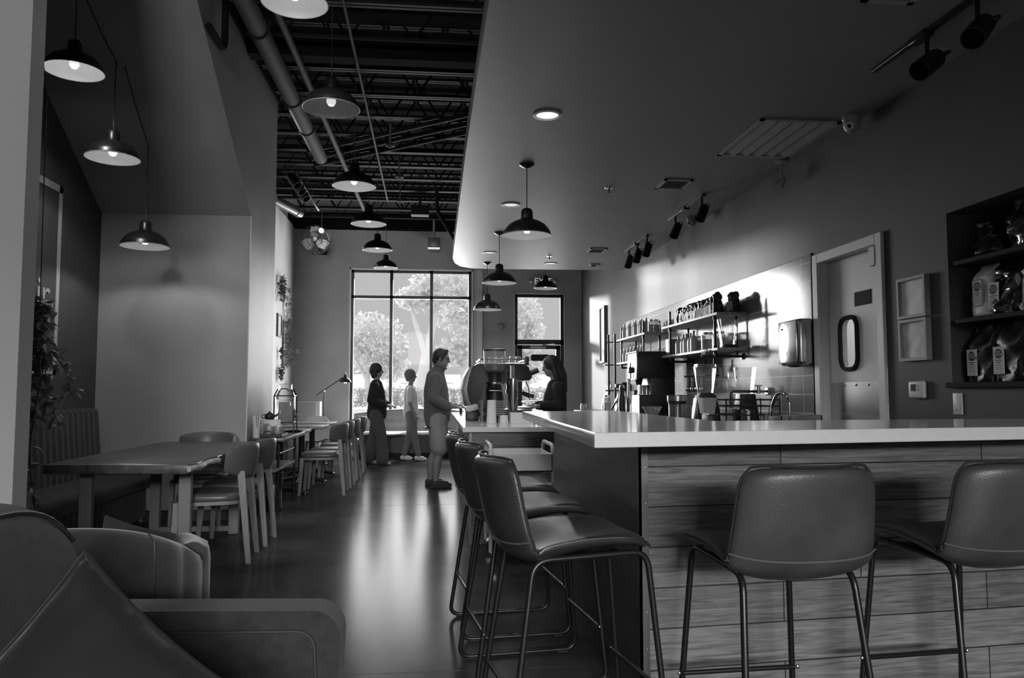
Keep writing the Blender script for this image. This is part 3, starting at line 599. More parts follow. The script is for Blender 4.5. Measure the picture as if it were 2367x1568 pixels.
grille('large square return air grille in the soffit by the dome camera', 2.22, 2.80, 5.03, 5.86, 5, m=mat('vent_grey', .33, .5)); grille('small slotted supply vent in the soffit, middle distance', 2.01, 2.275, 6.58, 6.9, 7, 'x', MAT['vent_grey']); grille('small far supply vent in the soffit', 2.02, 2.25, 9.9, 10.23, 7, 'x', MAT['vent_grey']); grille('vent panel at the top edge of the picture in the soffit', 2.02, 2.28, 3.1, 3.43, 6, 'x', MAT['vent_grey'])
grille('slim vent at the far right of the soffit', 2.28, 2.42, 11.15, 11.4, 5, 'x', MAT['vent_grey'])
def dome(label, x, y, s=1.):
    t = thing('ceiling_camera', label, 'security camera', (x, y, ZS)); t.scale = (s, s, s)
    ob('base', B().lathe([(0, 0), (.06, 0), (.062, -.022), (.055, -.03), (0, -.03)], seg=28), greyp, t); ob('ball', B().lathe([(.054, -.03), (.055, -.06), (.045, -.09), (.025, -.108), (0, -.113)], seg=28), greyp, t)
    f = ob('lens_face', B().lathe([(0, .0), (.03, .0), (.03, -.012), (0, -.012)], (-.032, -.03, -.072), 20, (R(-40), R(38), 0)), whitep, t); ob('lens', B().ball((-.041, -.037, -.08), .014, 12), blackp, f)
dome('white dome security camera beside the large ceiling grille', 2.82, 4.94); dome('grey dome security camera tucked behind the two spot track light', 2.75, 8.05, .9)
for k, (x, y) in enumerate(((1.591, 6.93), (1.578, 10.57))):
    t = thing('ceiling_sprinkler', ('small sprinkler with round plate in the soffit, nearer one', 'small sprinkler with round plate in the soffit, far one by the downlight')[k], 'sprinkler', (x, y, ZS), group='soffit sprinklers')
    ob('escutcheon', B().lathe([(0, 0), (.04, 0), (.034, -.008), (0, -.01)]), chrome, t); ob('sprinkler_head', B().cyl((0, 0, -.008), (0, 0, -.05), .009).lathe([(0, -.05), (.022, -.05), (.022, -.054), (0, -.054)]), greysteel, t)
# exit sign with twin emergency lamps
t = thing('exit_sign', 'EXIT sign with twin emergency lamps above the glass door', 'exit sign', (2.12, YB-.08, 3.36))
ob('case', B().box((0, 0, 0), (.36, .07, .24), bev=.012), greyp, t)
def text(name, s, size, loc, rot, m, parent, ext=.002, align='CENTER'):
    c = bpy.data.curves.new(name, 'FONT'); c.body = s; c.size = size; c.extrude = ext; c.align_x = align; c.align_y = 'CENTER'
    tmp = bpy.data.objects.new('tmp', c); COL.objects.link(tmp); dg = bpy.context.evaluated_depsgraph_get(); dg.update()
    me = bpy.data.meshes.new_from_object(tmp.evaluated_get(dg)); bpy.data.objects.remove(tmp); bpy.data.curves.remove(c); me.name = name
    me.materials.clear(); o = bpy.data.objects.new(name, me); COL.objects.link(o); me.materials.append(m); o.location = loc; o.rotation_euler = rot; o.parent = parent; return o
text('lettering', 'EXIT', .17, (0, -.038, 0), (R(90), 0, 0), sign_red, t)
for s in (-1, 1): l = ob('lamp_head', B().lathe([(0, .05), (.04, .05), (.055, 0), (.05, -.006), (0, -.002)], (s*.24, -.02, .02), 16, (R(80), 0, s*R(20))), greyp, t); ob('arm', B().cyl((s*.17, 0, 0), (s*.22, 0, .02), .014), greyp, l)
tag(ob('smoke_detector', B().lathe([(0, 0), (.065, 0), (.065, .02), (.045, .045), (0, .05)], (1.30, YB, 2.47), 24, (R(90), 0, 0)), greyp), 'small round disc sensor on the back wall between window and door', 'sensor')
tag(ob('wall_sensor', B().box((-2.60, YB-.03, 1.96), (.07, .05, .10), bev=.012), whitep), 'small white box sensor in the far left corner', 'sensor')
t = thing('projector', 'small ceiling mounted speaker box on a bracket by the far wall', 'speaker', (-.02, 14.7, 4.0)); ob('case', B().box((0, 0, .0), (.24, .2, .2), bev=.02), greysteel, t); ob('bracket', B().cyl((0, 0, .1), (0, 0, .45), .02), greyp, t)
t.name = 'ceiling_speaker'
t = tag(ob('door_hanging_sign', B().prism([(-.19, -.045), (-.15, -.065), (.15, -.065), (.19, -.045), (.19, .045), (.15, .065), (-.15, .065), (-.19, .045)], -.006, .006, 'y', .003), weave), 'small dark plaque hanging on the glass entrance door', 'sign'); t.location = (2.08, YB-.02, 1.86)
# ================================================================ right wall fittings
def framed(label, y0, y1, z0, z1, x, m, fw=.018, d=.035, group=None, fm=None):
    t = thing('picture_frame', label, 'picture', (x, (y0+y1)/2, (z0+z1)/2), 0, group); hy, hz = (y1-y0)/2, (z1-z0)/2
    ob('frame', B().bx(-d, 0, -hy, hy, -hz, -hz+fw).bx(-d, 0, -hy, hy, hz-fw, hz).bx(-d, 0, -hy, -hy+fw, -hz+fw, hz-fw).bx(-d, 0, hy-fw, hy, -hz+fw, hz-fw), fm or frame_m, t, 0)
    ob('print', B().bx(-d*.45, -.001, -hy+fw, hy-fw, -hz+fw, hz-fw), m, t, 0); ob('glazing', B().bx(-d*.6, -d*.55, -hy+fw, hy-fw, -hz+fw, hz-fw), wglass, t, 0); return t
framed('upper of two grey framed prints by the kitchen door', 4.30, 4.58, 1.645, 1.895, XR, photo1)
t = framed('lower framed print, a pale street scene, above the thermostat', 4.30, 4.575, 1.385, 1.638, XR, photo2)
framed('tall narrow framed picture on the sunlit far part of the right wall', 12.93, 13.33, 1.69, 2.66, XR, photo1, .03, .05)
t = thing('thermostat', 'white wall thermostat with a dark display', 'thermostat', (XR, 4.43, 1.21)); ob('body', B().box((-.015, 0, 0), (.03, .145, .105), bev=.013, seg=3), whitep, t); ob('display', B().box((-.031, .018, .012), (.004, .048, .042), bev=.001, seg=1), screen, t)
for k in range(2): ob('button', B().ball((-.031, -.03, .022-.022*k), (.003, .009, .007), 10), greyp, t)
t = thing('light_switch', 'white rocker light switch below the coffee bag niche', 'switch', (XR, 4.085, 1.13)); ob('plate', B().box((-.004, 0, 0), (.008, .075, .12), bev=.003), whitep, t); ob('rocker', B().box((-.008, 0, 0), (.008, .028, .066), (0, R(4), 0), .002), white, t)
# niche: shelves and coffee bags
NI = XR+.31
for z, nm in ((1.90, 'upper'), (1.575, 'middle')):
    tag(ob('niche_shelf', B().bx(XR-.015, NI-.002, NY0+.002, NY1-.06, z, z+.028, .003, 1), shelf_d, None, 0), 'dark %s shelf inside the coffee bag niche' % nm, 'shelf', 'dark shelves in the wall niche')
tag(ob('niche_shelf', B().bx(XR-.03, NI-.002, NY0+.002, NY1+.02, NZ0-.03, NZ0-.001, .003, 1), shelf_d, None, 0), 'dark bottom ledge of the coffee bag niche', 'shelf', 'dark shelves in the wall niche')
def bagmesh(w, d, h, peak, rs, seed, crinkle=.006, cutL=0., cutR=0., hf=1.):
    rng = random.Random(seed); b = B(); n = 28; rings = []; NK = 14; ph = [rng.random()*6 for _ in range(6)]
    for k in range(NK+1):
        f = k/NK; z = h*f; th = d*(1-.15*f) if f < peak else max(.012, d*(1-.15*peak)*(1-(f-peak)/(1-peak)))
        wl = w/2*(1-cutL*max(0, (f-peak)/(1-peak+1e-6))); wr = w/2*(1-cutR*max(0, (f-peak)/(1-peak+1e-6)))
        if f < .04: th *= .9
        ring = []
        for i in range(n):
            a = 2*pi*i/n; c, s_ = cos(a), sin(a); e = .5
            x = (abs(c)**e)*(1 if c > 0 else -1); y = (abs(s_)**.7)*(1 if s_ > 0 else -1)
            cr = crinkle*(sin(3*a+ph[0]+7*f)+sin(5*a+ph[1]-11*f)+.8*sin(8*a+ph[2]+17*f)) + crinkle*rng.uniform(-1, 1)*.6
            ring.append((x*(wr if x > 0 else wl)+cr*.5, y*th/2*(1+.08*sin(9*f+ph[3]))+cr, z))
        rings.append(ring)
    return b.loft(rings)
def coffee_bag(label, y, z, w, h, m, lab=None, lx=0., lz=.1, seed=1, dep=.13, peak=.72, rz=0., cutL=.0, cutR=0., lr=0., x=None, cr=.006, border=False):
    t = thing('coffee_bag', label, 'coffee bag', (x or XR+.115, y, z), R(-90)+rz, 'coffee bags in the wall niche')   # local -y faces the room
    ob('bag', bagmesh(w, dep, h, peak, 0, seed, cr, cutL, cutR), m, t, 75)
    if lab:
        lw, lh = .078, .145; fy = -dep/2*(1.02)-.003; l = ob('bag_label', B().box((lx, fy, lz), (lw, .003, lh), (0, lr, 0)), paper, t, 0)
        M = lambda a, b_: (lx+a, fy-.0022, lz+b_)
        ob('logo_disc', B().lathe([(0, 0), (.026, 0), (.026, .0012), (0, .0012)], M(0, .035), 24, (R(90), 0, 0)), ink, l)
        text('lettering', 'BLACK', .0125, (lx, fy-.004, lz+.045), (R(90), 0, 0), paper, l, .0003); text('lettering', 'ROCK', .02, (lx, fy-.004, lz+.03), (R(90), 0, 0), paper, l, .0003)
        b = B(); r_ = random.Random(seed)
        for q, wd in ((.0, .05), (-.011, .03)): b.box(M(0, q), (wd, .001, .004))
        ob('print_lines', b, ink, l, 0); b = B()
        for q in range(5): b.box(M(0, -.022-.007*q), (.058-.006*(q % 3), .001, .0018))
        for q in (-.022, .022): b.box(M(q, -.062), (.02, .001, .0016))
        ob('small_print', b, inkl, l, 0)
        if border:
            b = B(); hw, hh = lw/2, lh/2
            for a0, a1, c0, c1 in ((-hw, hw, hh-.003, hh), (-hw, hw, -hh, -hh+.003), (-hw, -hw+.003, -hh, hh), (hw-.003, hw, -hh, hh)): b.bx(lx+a0, lx+a1, fy-.003, fy-.002, lz+c0, lz+c1)
            ob('label_border', b, ink, l, 0)
    return t
ZB, ZM_, ZT = NZ0+.003, 1.606, 1.931
coffee_bag('matt black coffee bag with white label at the left end of the bottom niche shelf', 3.985, ZB, .195, .305, foil_b, 1, -.04, .105, 1, peak=.6, cutL=.35)
coffee_bag('matt black coffee bag with white label in the middle of the bottom niche shelf', 3.765, ZB, .195, .312, foil_b, 1, -.055, .11, 2, peak=.65)
coffee_bag('black coffee bag at the right end of the bottom niche shelf', 3.545, ZB, .195, .312, foil_b, 1, -.05, .125, 3, peak=.65)
coffee_bag('upright white paper coffee bag with a black bordered label', 3.955, ZM_, .175, .285, bagw, 1, -.005, .13, 4, peak=.75, cutL=.5, cr=.003, border=True)
coffee_bag('crinkled shiny dark coffee bag between two white ones', 3.765, ZM_, .165, .28, foil_s, 1, -.075, .10, 5, peak=.75, cr=.012, lr=R(4))
coffee_bag('second white coffee bag, slanting, with a folded label', 3.575, ZM_, .17, .28, bagw, 1, -.02, .09, 6, peak=.7, cr=.007, cutL=.6, lr=R(6), border=True)
coffee_bag('small shiny black bag slumped on the top niche shelf', 3.90, ZT, .17, .20, foil_s, None, seed=7, peak=.3, cr=.012, cutR=.75)
coffee_bag('big shiny dark bag at the right of the top niche shelf', 3.63, ZT, .22, .26, foil_s, None, seed=8, peak=.6, cr=.012, cutL=.5)
# ================================================================ wood chairs and tables
def make_chair(label, group):
    t = thing('dining_chair', label, 'chair', (0, 0, 0), 0, group)     # faces +x
    n = 32; def_ = lambda a, k: (abs(cos(a))**k*(1 if cos(a) > 0 else -1), abs(sin(a))**k*(1 if sin(a) > 0 else -1))
    rings = []
    for z, s in ((.405, .96), (.41, 1), (.435, 1.0)): rings.append([(c*.225*s+.0, d*(.215 if c < 0 else .235)*s, z) for c, d in (def_(2*pi*i/n, .5) for i in range(n))])
    ob('seat_rail', B().loft(rings), wood_chair, t)
    rings = []
    for z, s in ((.436, .97), (.446, 1.0), (.468, 1.0), (.483, .95), (.49, .82), (.493, .4)): rings.append([(c*.222*s, d*.222*s, z) for c, d in (def_(2*pi*i/n, .55) for i in range(n))])
    ob('seat', B().loft(rings), seatpad, t, 60)
    # curved padded back wrapping round, tall at the middle, tapering to the arms
    NA = 20; rings = []
    for i in range(NA+1):
        u = -1+2*i/NA; a = u*R(72); r = .245; x = -.015-r*cos(a)*1.0-.02; y = r*sin(a)*1.0; ln = -.035
        zt = .825-.030*abs(u)**3; hgt = .235*(1-.35*abs(u)**3.0); zb = zt-hgt; th = .021*(1-.25*abs(u)**4); q = V((cos(a), -sin(a), 0))
        ring = []
        for m_ in range(14):
            p = 2*pi*m_/14; cz = (abs(sin(p))**.6)*(1 if sin(p) > 0 else -1); cx = (abs(cos(p))**.8)*(1 if cos(p) > 0 else -1); zz = (zt+zb)/2+cz*hgt/2
            ring.append(V((x+ln*(zz-.6)/.2*.6, y*(1+.06*(zz-.7)/.2), zz))+q*cx*th)
        rings.append(ring)
    ob('backrest', B().loft(rings), seatpad, t, 60)
    def leg(p0, p1, w0, w1):
        rings = []
        for f in (0, .5, 1):
            p = V(p0).lerp(V(p1), f); w = w0+(w1-w0)*f; rings.append([p+V((a*w/2, b_*w*.4, 0)) for a, b_ in ((-1, -1), (1, -1), (1, 1), (-1, 1))])
        return B().loft(rings)
    for s in (-1, 1):
        ob('leg', leg((-.225, s*.165, .64), (-.29, s*.195, 0), .05, .032), wood_chair, t, 0); ob('leg', leg((.19, s*.195, .43), (.215, s*.205, 0), .046, .03), wood_chair, t, 0)
    return t
GC = 'wooden dining chairs with curved padded backs'
ch = make_chair('wooden chair with curved padded back at the near right side of the slab table', GC); ch.location = (-1.585, 5.86, 0); ch.rotation_euler = (0, 0, R(184))
dup(ch, (-1.585, 6.48, 0), R(181), 'second wooden chair along the right side of the slab table')
dup(ch, (-2.05, 7.26, 0), R(-90), 'wooden chair at the far end of the slab table, its back against the alcove wall')
for y, l in ((9.44, 'nearest wooden chair at the small tables by the left wall'), (10.1, 'second wooden chair of the row at the small tables'), (10.95, 'third wooden chair of the row at the small tables'), (11.95, 'farthest wooden chair of the row at the small tables')):
    dup(ch, (-1.32, y, 0), R(181), l)
# live edge slab table
t = thing('dining_table', 'dark live edge slab table on square steel legs in the alcove', 'table', (-1.95, 6.15, 0)); r_ = random.Random(5)
R_ = [(.455+.02*sin(k*1.3)+r_.uniform(-.012, .012), -1.18+2.25*k/18) for k in range(19)]; L_ = [(-.43+r_.uniform(-.012, .012), -1.1+2.2*k/18) for k in range(19)]
top = R_ + L_[::-1]; ob('tabletop', B().prism(top, .695, .752, bev=.006), wood_table, t, 30)
bk = B(); 
for k in range(5): bk.tube([(R_[k][0]+.004, R_[k][1], .725), (R_[k+1][0]+.004, R_[k+1][1], .725)], .019, 8)
ob('live_edge', bk, wood_edge, t)
for y in (-.62, .70):
    for x in (-.36, .28): ob('leg', B().bx(x-.04, x+.04, y-.025, y+.025, 0.004, .66, .003, 1), greysteel, t)
    ob('crossbar', B().bx(-.40, .32, y-.025, y+.025, .655, .694, .003, 1), blackm, t); ob('foot_bar', B().bx(-.32, .24, y-.02, y+.02, .03, .07), greysteel, t)
ob('apron', B().bx(-.36, .28, -.62, .70, .64, .662), blackp, t)
# small square tables by the left wall
def make_table(label):
    t = thing('cafe_table', label, 'table', (0, 0, 0), 0, 'small cafe tables by the left wall')
    ob('tabletop', B().bx(-.36, .31, -.31, .31, .715, .752, .004), wood_mid, t); ob('pedestal', B().cyl((0, 0, .03), (0, 0, .71), .038), blackm, t); ob('top_plate', B().bx(-.2, .2, -.2, .2, .7, .714), blackm, t)
    for k in range(4):
        a = k*pi/2; ob('foot', B().tube([(0, 0, .075), (.15*cos(a), .15*sin(a), .06), (.3*cos(a), .3*sin(a), .03)], .02, 8, radii=[.035, .028, .022]).lathe([(0, 0), (.035, 0), (.03, .03), (0, .04)], (.3*cos(a), .3*sin(a), 0), 12), blackm, t)
    return t
tb = make_table('nearest small square table by the left wall, past the drinks console'); tb.location = (-1.78, 9.35, 0)
dup(tb, (-1.72, 10.5, 0), 0, 'middle small square table by the left wall'); dup(tb, (-1.74, 11.5, 0), 0, 'farthest small square table by the left wall, near the floor lamp')
tag(ob('wall_bench', B().bx(XB+.02, -2.2, 9.0, 12.2, .05, .45, .02).bx(XB+.02, XB+.14, 9.0, 12.2, .45, .82, .02), leatherd), 'dark low wall bench behind the small tables', 'bench')
t = thing('partition_box', 'grey divider box with a pale edge behind the small tables', 'divider', (-2.05, 12.75, 0)); ob('case', B().bx(-.45, .18, -.1, .1, 0, 1.03, .004, 1), paint_b, t, 0); ob('edge_panel', B().bx(.18, .25, -.105, .105, 0, 1.035, .003, 1), white, t, 0)
t = thing('shell_chair', 'pale moulded shell chair beyond the small tables', 'chair', (-1.80, 12.13, 0), R(-90)); rings = []
for x, z, w in ((.22, .45, .2), (.0, .43, .23), (-.16, .46, .23), (-.22, .6, .22), (-.25, .74, .2), (-.26, .82, .14)): rings.append([V((x+(.06 if z > .5 else 0)*abs(u)**2, u*w, z+(.05*u*u if z < .5 else -.01*u*u))) for u in [-1+2*i/10 for i in range(11)]]+[V((x-.02+(.06 if z > .5 else 0)*abs(u)**2, u*w, z-.012+(.05*u*u if z < .5 else 0))) for u in [1-2*i/10 for i in range(11)]])
ob('shell', B().loft(rings), whitep, t, 180)
for x in (-.18, .18):
    for y in (-.18, .18): ob('leg', B().cyl((x*1.15, y*1.15, 0), (x*.7, y*.7, .43), .012), wood_chair, t)
t = thing('floor_lamp', 'slim balanced arm floor lamp with a dark metal shade by the window', 'floor lamp', (-1.80, 13.1, 0))
ob('base', B().lathe([(0, 0), (.14, 0), (.14, .02), (.02, .03), (0, .03)]), blackm, t); ob('pole', B().cyl((0, 0, .03), (0, 0, 1.19), .009), blackm, t); ob('joint', B().ball((0, 0, 1.2), .018, 12), chrome, t)
ob('arm', B().tube([(-.13, 0, 1.13), (.30, 0, 1.43)], .007), blackm, t)
s = ob('lamp_shade', B().lathe([(.02, .1), (.028, .085), (.03, .05), (.07, .02), (.095, -.01), (.098, -.03), (.092, -.03), (.06, .015), (.02, .045)], (.34, 0, 1.38), 24), blackm, t); ob('bulb', B().ball((.34, 0, 1.355), .03, 12), bulb, t); ob('finial', B().cyl((.30, 0, 1.43), (.34, 0, 1.47), .008).cyl((.34, 0, 1.47), (.35, 0, 1.52), .004), chrome, t)
# ================================================================ tufted banquette at the window
t = thing('tufted_banquette', 'curved button tufted banquette under the front window', 'banquette', (-.45, 14.6, 0)); NX, NZ = 84, 26
bm = B(); rings = []
for k in range(NZ+1):
    row = []; f = k/NZ
    for i in range(NX+1):
        x = -1.0+2.0*i/NX; zt = .775+.075*(1-(abs(x-.15)/1.1)**2); z = .47+(zt-.47)*f; y = -.02+.10*f+.32*max(0, abs(x)-.55)**2*-2.2
        a, c = x/.23, (z-.47)/.15; tu = (cos(pi*(a+c))*cos(pi*(a-c)))
        row.append(V((x, y-.035*(.5+.5*tu)**.6, z)))
    rings.append(row)
bm.loft(rings, closed=False)
bm.loft([[V((r.x, r.y, r.z)) for r in rings[-1]], [V((r.x, r.y+.06, r.z+.02)) for r in rings[-1]], [V((r.x, .2, r.z)) for r in rings[-1]], [V((r.x, .2, .05)) for r in rings[-1]]], closed=False)
ob('backrest', bm, booth_l, t, 180)
ob('back_piping', B().tube([r+V((0, .02, .018)) for r in rings[-1]], .012, 8), mat('piping_pale', .4, .5), t)
bt = B()
for i in range(-4, 5):
    for k in range(3):
        x = (i+.5*(k % 2))*.23; z = .545+.075*k+.0; bt.ball((x, .0+.02*k, z), .011, 8)
ob('tuft_buttons', bt, leatherd, t)
seat = [(-1.0, -.1), (-.92, -.42), (-.5, -.5), (.5, -.5), (.92, -.42), (1.0, -.1), (1.0, .1), (-1.0, .1)]
ob('seat_cushion', B().prism(seat, .42, .475, bev=.018, seg=3), mat('banquette_seat', .75, .35), t, 50); ob('base', B().prism([(x*.97, y+.03 if y < 0 else y) for x, y in seat], .10, .418), blackp, t, 0); ob('plinth', B().prism([(x*.93, y+.08 if y < 0 else y) for x, y in seat], 0, .1), rubber, t, 0)
t = thing('pedestal_table', 'small round pedestal table in front of the tufted banquette', 'table', (-.82, 13.75, 0)); ob('tabletop', B().lathe([(0, .45), (.28, .45), (.285, .462), (.28, .475), (0, .475)], seg=32), whitep, t); ob('pole', B().cyl((0, 0, .02), (0, 0, .45), .02), chrome, t); ob('base', B().lathe([(0, 0), (.17, 0), (.165, .015), (.03, .03), (0, .03)], seg=28), chrome, t)
# ================================================================ armchairs
t = thing('armchair', 'dark woven armchair in the foreground with piped arms', 'armchair', (-.68, 1.66, 0))
def sq(c, s, k): return (abs(c)**k*(1 if c > 0 else -1), abs(s)**k*(1 if s > 0 else -1))
def cushion(cx, cy, cz, sx, sy, sz, ex=.45, rot=None, nu=40, nv=24):
    b = B(); rings = []
    for k in range(1, nv):
        a = -pi/2+pi*k/nv; ca, sa = abs(cos(a))**ex, abs(sin(a))**ex*(1 if sin(a) > 0 else -1); ring = []
        for i in range(nu):
            p = 2*pi*i/nu; c, s_ = sq(cos(p), sin(p), ex); ring.append((c*ca*sx/2, s_*ca*sy/2, sa*sz/2))
        rings.append(ring)
    b.loft(rings); M = Matrix.Translation((cx, cy, cz)) @ (Euler(rot).to_matrix().to_4x4() if rot else Matrix()); b.xf(M); return b
def arm(y0, y1):
    pr = [tuple(p)[:2] for p in fillet([(-.33, .12, 0), (.43, .12, 0), (.452, .60, 0), (.41, .648, 0), (-.33, .665, 0)], .05, 6, True)]
    return B().prism(pr, y0, y1, 'y', .028, 4)
for y0, y1 in ((.38, .50), (-.50, -.38)):
    a = ob('armrest', arm(y0, y1), weave, t, 60); yy = y0-.002 if y0 > 0 else y1+.002
    ob('piping', B().tube(fillet([(-.3, yy, .61), (.385, yy, .60), (.405, yy, .14)], .05, 6), .0045, 6), piping, a)
ob('seat_cushion', cushion(.05, 0, .40, .72, .74, .19, .4), weave, t, 180); ob('seat_base', B().bx(-.36, .42, -.38, .38, .14, .32, .03, 3), weave, t)
bk = B(); rings = []
for k in range(24):
    y = -.47+.94*k/23; u = abs(-1+2*k/23); top = .955-.10*u**5-.01*u**2; ring = []
    for p in ((-.46, .14), (-.22, .14), (-.20, .5), (-.215, .70), (-.235, top-.085), (-.262, top-.03), (-.31, top), (-.37, top), (-.42, top-.03), (-.455, top-.10), (-.47, .5)): ring.append((p[0]+(.03*u**4), y, p[1]))
    rings.append(ring)
bo = ob('backrest', bk.loft(rings), weave, t, 180, sub=1); ob('piping', B().tube([(-.262+.03*abs(-1+2*k/23)**4-.006, -.47+.94*k/23, .955-.10*abs(-1+2*k/23)**5-.01*abs(-1+2*k/23)**2-.027) for k in range(24)], .007, 6), piping, bo)
for x in (-.35, .38):
    for y in (-.42, .42): ob('leg', B().cyl((x, y, 0), (x, y, .14), .016, .024), wood_chair, t)
def pillow(name, label, loc, rot, s, th, m, seed=1, pip=True):
    o_ = thing(name, label, 'cushion', loc); o_.rotation_euler = rot; n = 28; rng = random.Random(seed); b = B(); fr_, bk_ = [], []
    def P(u, v, sg):
        k = 1-.10*(1-u*u)*abs(v)**2-.0; k2 = 1-.10*(1-v*v)*abs(u)**2; x = u*s/2*(1-.09*(1-v*v)*abs(u)); z = v*s/2*(1-.09*(1-u*u)*abs(v))
        h = th/2*((1-u**2)*(1-v**2))**.42; wr = .006*sin(14*u+5*v)*sin(9*v-4*u)*(abs(u*v))**.7
        return V((x, sg*(h+wr), z))
    gr = [[P(-1+2*i/n, -1+2*j/n, 1) for i in range(n+1)] for j in range(n+1)]; gb = [[P(-1+2*i/n, -1+2*j/n, -1) for i in range(n+1)] for j in range(n+1)]
    b.loft(gr, closed=False); b.loft(gb, closed=False); bmesh.ops.remove_doubles(b.bm, verts=b.bm.verts, dist=.001)
    ob('cover', b, m, o_, 180)
    if pip:
        e = [P(-1+2*i/n, -1, 0) for i in range(n)]+[P(1, -1+2*i/n, 0) for i in range(n)]+[P(1-2*i/n, 1, 0) for i in range(n)]+[P(-1, 1-2*i/n, 0) for i in range(n)]
        ob('piping', B().tube(e, .006, 6, True), m, o_)
    return o_
pillow('throw_pillow', 'black velvet throw pillow leaning in the foreground armchair', (-.62, 1.50, .60), (R(-12), R(40), R(-6)), .43, .17, velvetd)
# barrel chair with channelled flank, seen from behind
t = thing('barrel_chair', 'grey velvet barrel chair with channelled sides behind the foreground armchair', 'armchair', (-1.26, 3.12, 0), R(8)); NA = 44; rings = []
def bar(a, dr, zf):  # a angle from the back centre (facing -y); radius
    z = .735-.16*min(1, (abs(a)/R(82))**2)+(.045 if abs(a) > R(84) else 0); ch_ = .014*abs(sin(a*9.0)) if abs(a) > R(46) else .014
    r = .36+dr+(ch_ if dr > 0 else 0); return V((r*sin(a), -r*cos(a)*.95, z*zf))
for i in range(NA*3+1):
    a = R(-128)+R(256)*i/(NA*3); o1, o2 = .03, -.07
    rings.append([bar(a, o1-.02, .12), bar(a, o1, .5), bar(a, o1, .90), bar(a, o1-.006, .965), bar(a, o1-.03, 1.0), bar(a, -.02, 1.005), bar(a, o2+.02, .99), bar(a, o2, .93), bar(a, o2, .5), bar(a, o2, .12)])
sh = ob('barrel_back', B().loft(rings), velvet, t, 180)
for a in (R(-15), R(40)): ob('seam', B().tube([bar(a, .031, f) for f in (.14, .4, .7, .9)]+[bar(a, .024, .97), bar(a, 0, 1.004)], .003, 6), piping, sh)
ob('seat', B().lathe([(0, .2), (.29, .2), (.3, .24), (.3, .4), (.27, .44), (0, .45)], seg=36), velvet, t, 60); ob('plinth', B().lathe([(0, 0), (.25, 0), (.28, .1), (.28, .2), (0, .2)], seg=32), blackp, t)
pillow('small_pillow', 'small piped pillow whose corner shows over the barrel chair rim', (-1.17, 3.22, .565), (R(20), R(18), R(10)), .26, .09, weave, 3)
# ================================================================ alcove: channelled bench, wall frame, vine
t = thing('channel_bench', 'dark high backed bench with fluted upholstery along the alcove side wall', 'bench', (XL+.02, 4.4, 0)); rings = []
for i in range(161):
    y = 3.0*i/160; fl = .012*abs(sin(pi*y/.1)); rings.append([(.0, y, .3), (.13+fl, y, .3), (.13+fl, y, .6), (.095+fl, y, 1.02), (.06, y, 1.05), (0, y, 1.05)])
ob('backrest', B().loft(rings), weave, t, 50); ob('seat', B().bx(0, .58, 0, 3.0, .33, .46, .03, 3), weave, t); rings = []
for i in range(161): y = 3.0*i/160; fl = .01*abs(sin(pi*y/.1)); rings.append([(.0, y, .07), (.53+fl, y, .07), (.53+fl, y, .33), (0, y, .33)])
ob('base', B().loft(rings), weave, t, 50); ob('plinth', B().bx(0, .48, .02, 2.98, 0, .07), rubber, t)
t = thing('wall_mural_frame', 'thin pale painted rectangle on the dark alcove wall', 'wall decor', (XL, 6.0, 0))
ob('outline', B().bx(0, .004, -1.0, .82, 2.86, 2.92).bx(0, .004, .765, .82, 1.34, 2.92).bx(0, .004, -1.0, .82, 1.34, 1.40), chalk, t, 0)
text('lettering', 'ir', .36, (.006, .55, 1.98), (R(90), 0, R(90)), chalk, t, .002)
def leafb(b, p, d, up, L, W):
    d = V(d).normalized(); n = d.cross(V(up)); n = n.normalized() if n.length > .01 else V((1, 0, 0)); u = n.cross(d); p = V(p); c = .18*W
    a0 = b.bm.verts.new(p); a1 = b.bm.verts.new(p+d*L*.35+u*c*.0); a2 = b.bm.verts.new(p+d*L*.75-u*L*.06); a3 = b.bm.verts.new(p+d*L-u*L*.16)
    for s in (-1, 1):
        e1 = b.bm.verts.new(p+d*L*.25+n*s*W*.42+u*c); e2 = b.bm.verts.new(p+d*L*.55+n*s*W*.46+u*c-u*L*.02)
        b.bm.faces.new((a0, a1, e1)); b.bm.faces.new((a1, a2, e2, e1)); b.bm.faces.new((a2, a3, e2))
t = thing('trailing_vine', 'long trailing vine hanging against the dark alcove wall beside the partition', 'plant', (-2.40, 5.0, 0)); r_ = random.Random(11); lf = B(); ll = B(); stems = []
for k in range(5):
    top = V((r_.uniform(-.12, .05), r_.uniform(-.1, .1), 1.72)); ln = (1.28, .75, .55, .5, .62)[k]; pts = []; x = top.copy(); dx = (.0, .10, .22, -.03, .05)[k]
    for j in range(15):
        f = j/14; pts.append(V((top.x*(1-f)+(.02 if k == 0 else dx)*f+.025*sin(7*f+k), top.y+.03*sin(5*f+2*k), top.z+.06*sin(pi*min(1, f*3))-ln*f)))
    stems.append(pts)
    for j in range(len(pts)*(4 if k else 4)):
        f = r_.random()*(1 if k else 1); q = pts[min(13, int(f*14))].lerp(pts[min(14, int(f*14)+1)], r_.random()); d = V((r_.uniform(-1, 1), r_.uniform(-1, 1), r_.uniform(-.9, .5)))
        leafb(ll if r_.random() < .3 else lf, q, d, (r_.uniform(-.3, .3), r_.uniform(-.3, .3), 1), r_.uniform(.06, .11), r_.uniform(.035, .06))
for j in range(46): q = V((r_.uniform(-.14, .1), r_.uniform(-.12, .12), r_.uniform(1.3, 1.76))); leafb(ll if r_.random() < .3 else lf, q, (r_.uniform(-1, 1), r_.uniform(-1, 1), r_.uniform(-.8, .6)), (0, 0, 1), r_.uniform(.07, .12), r_.uniform(.04, .06))
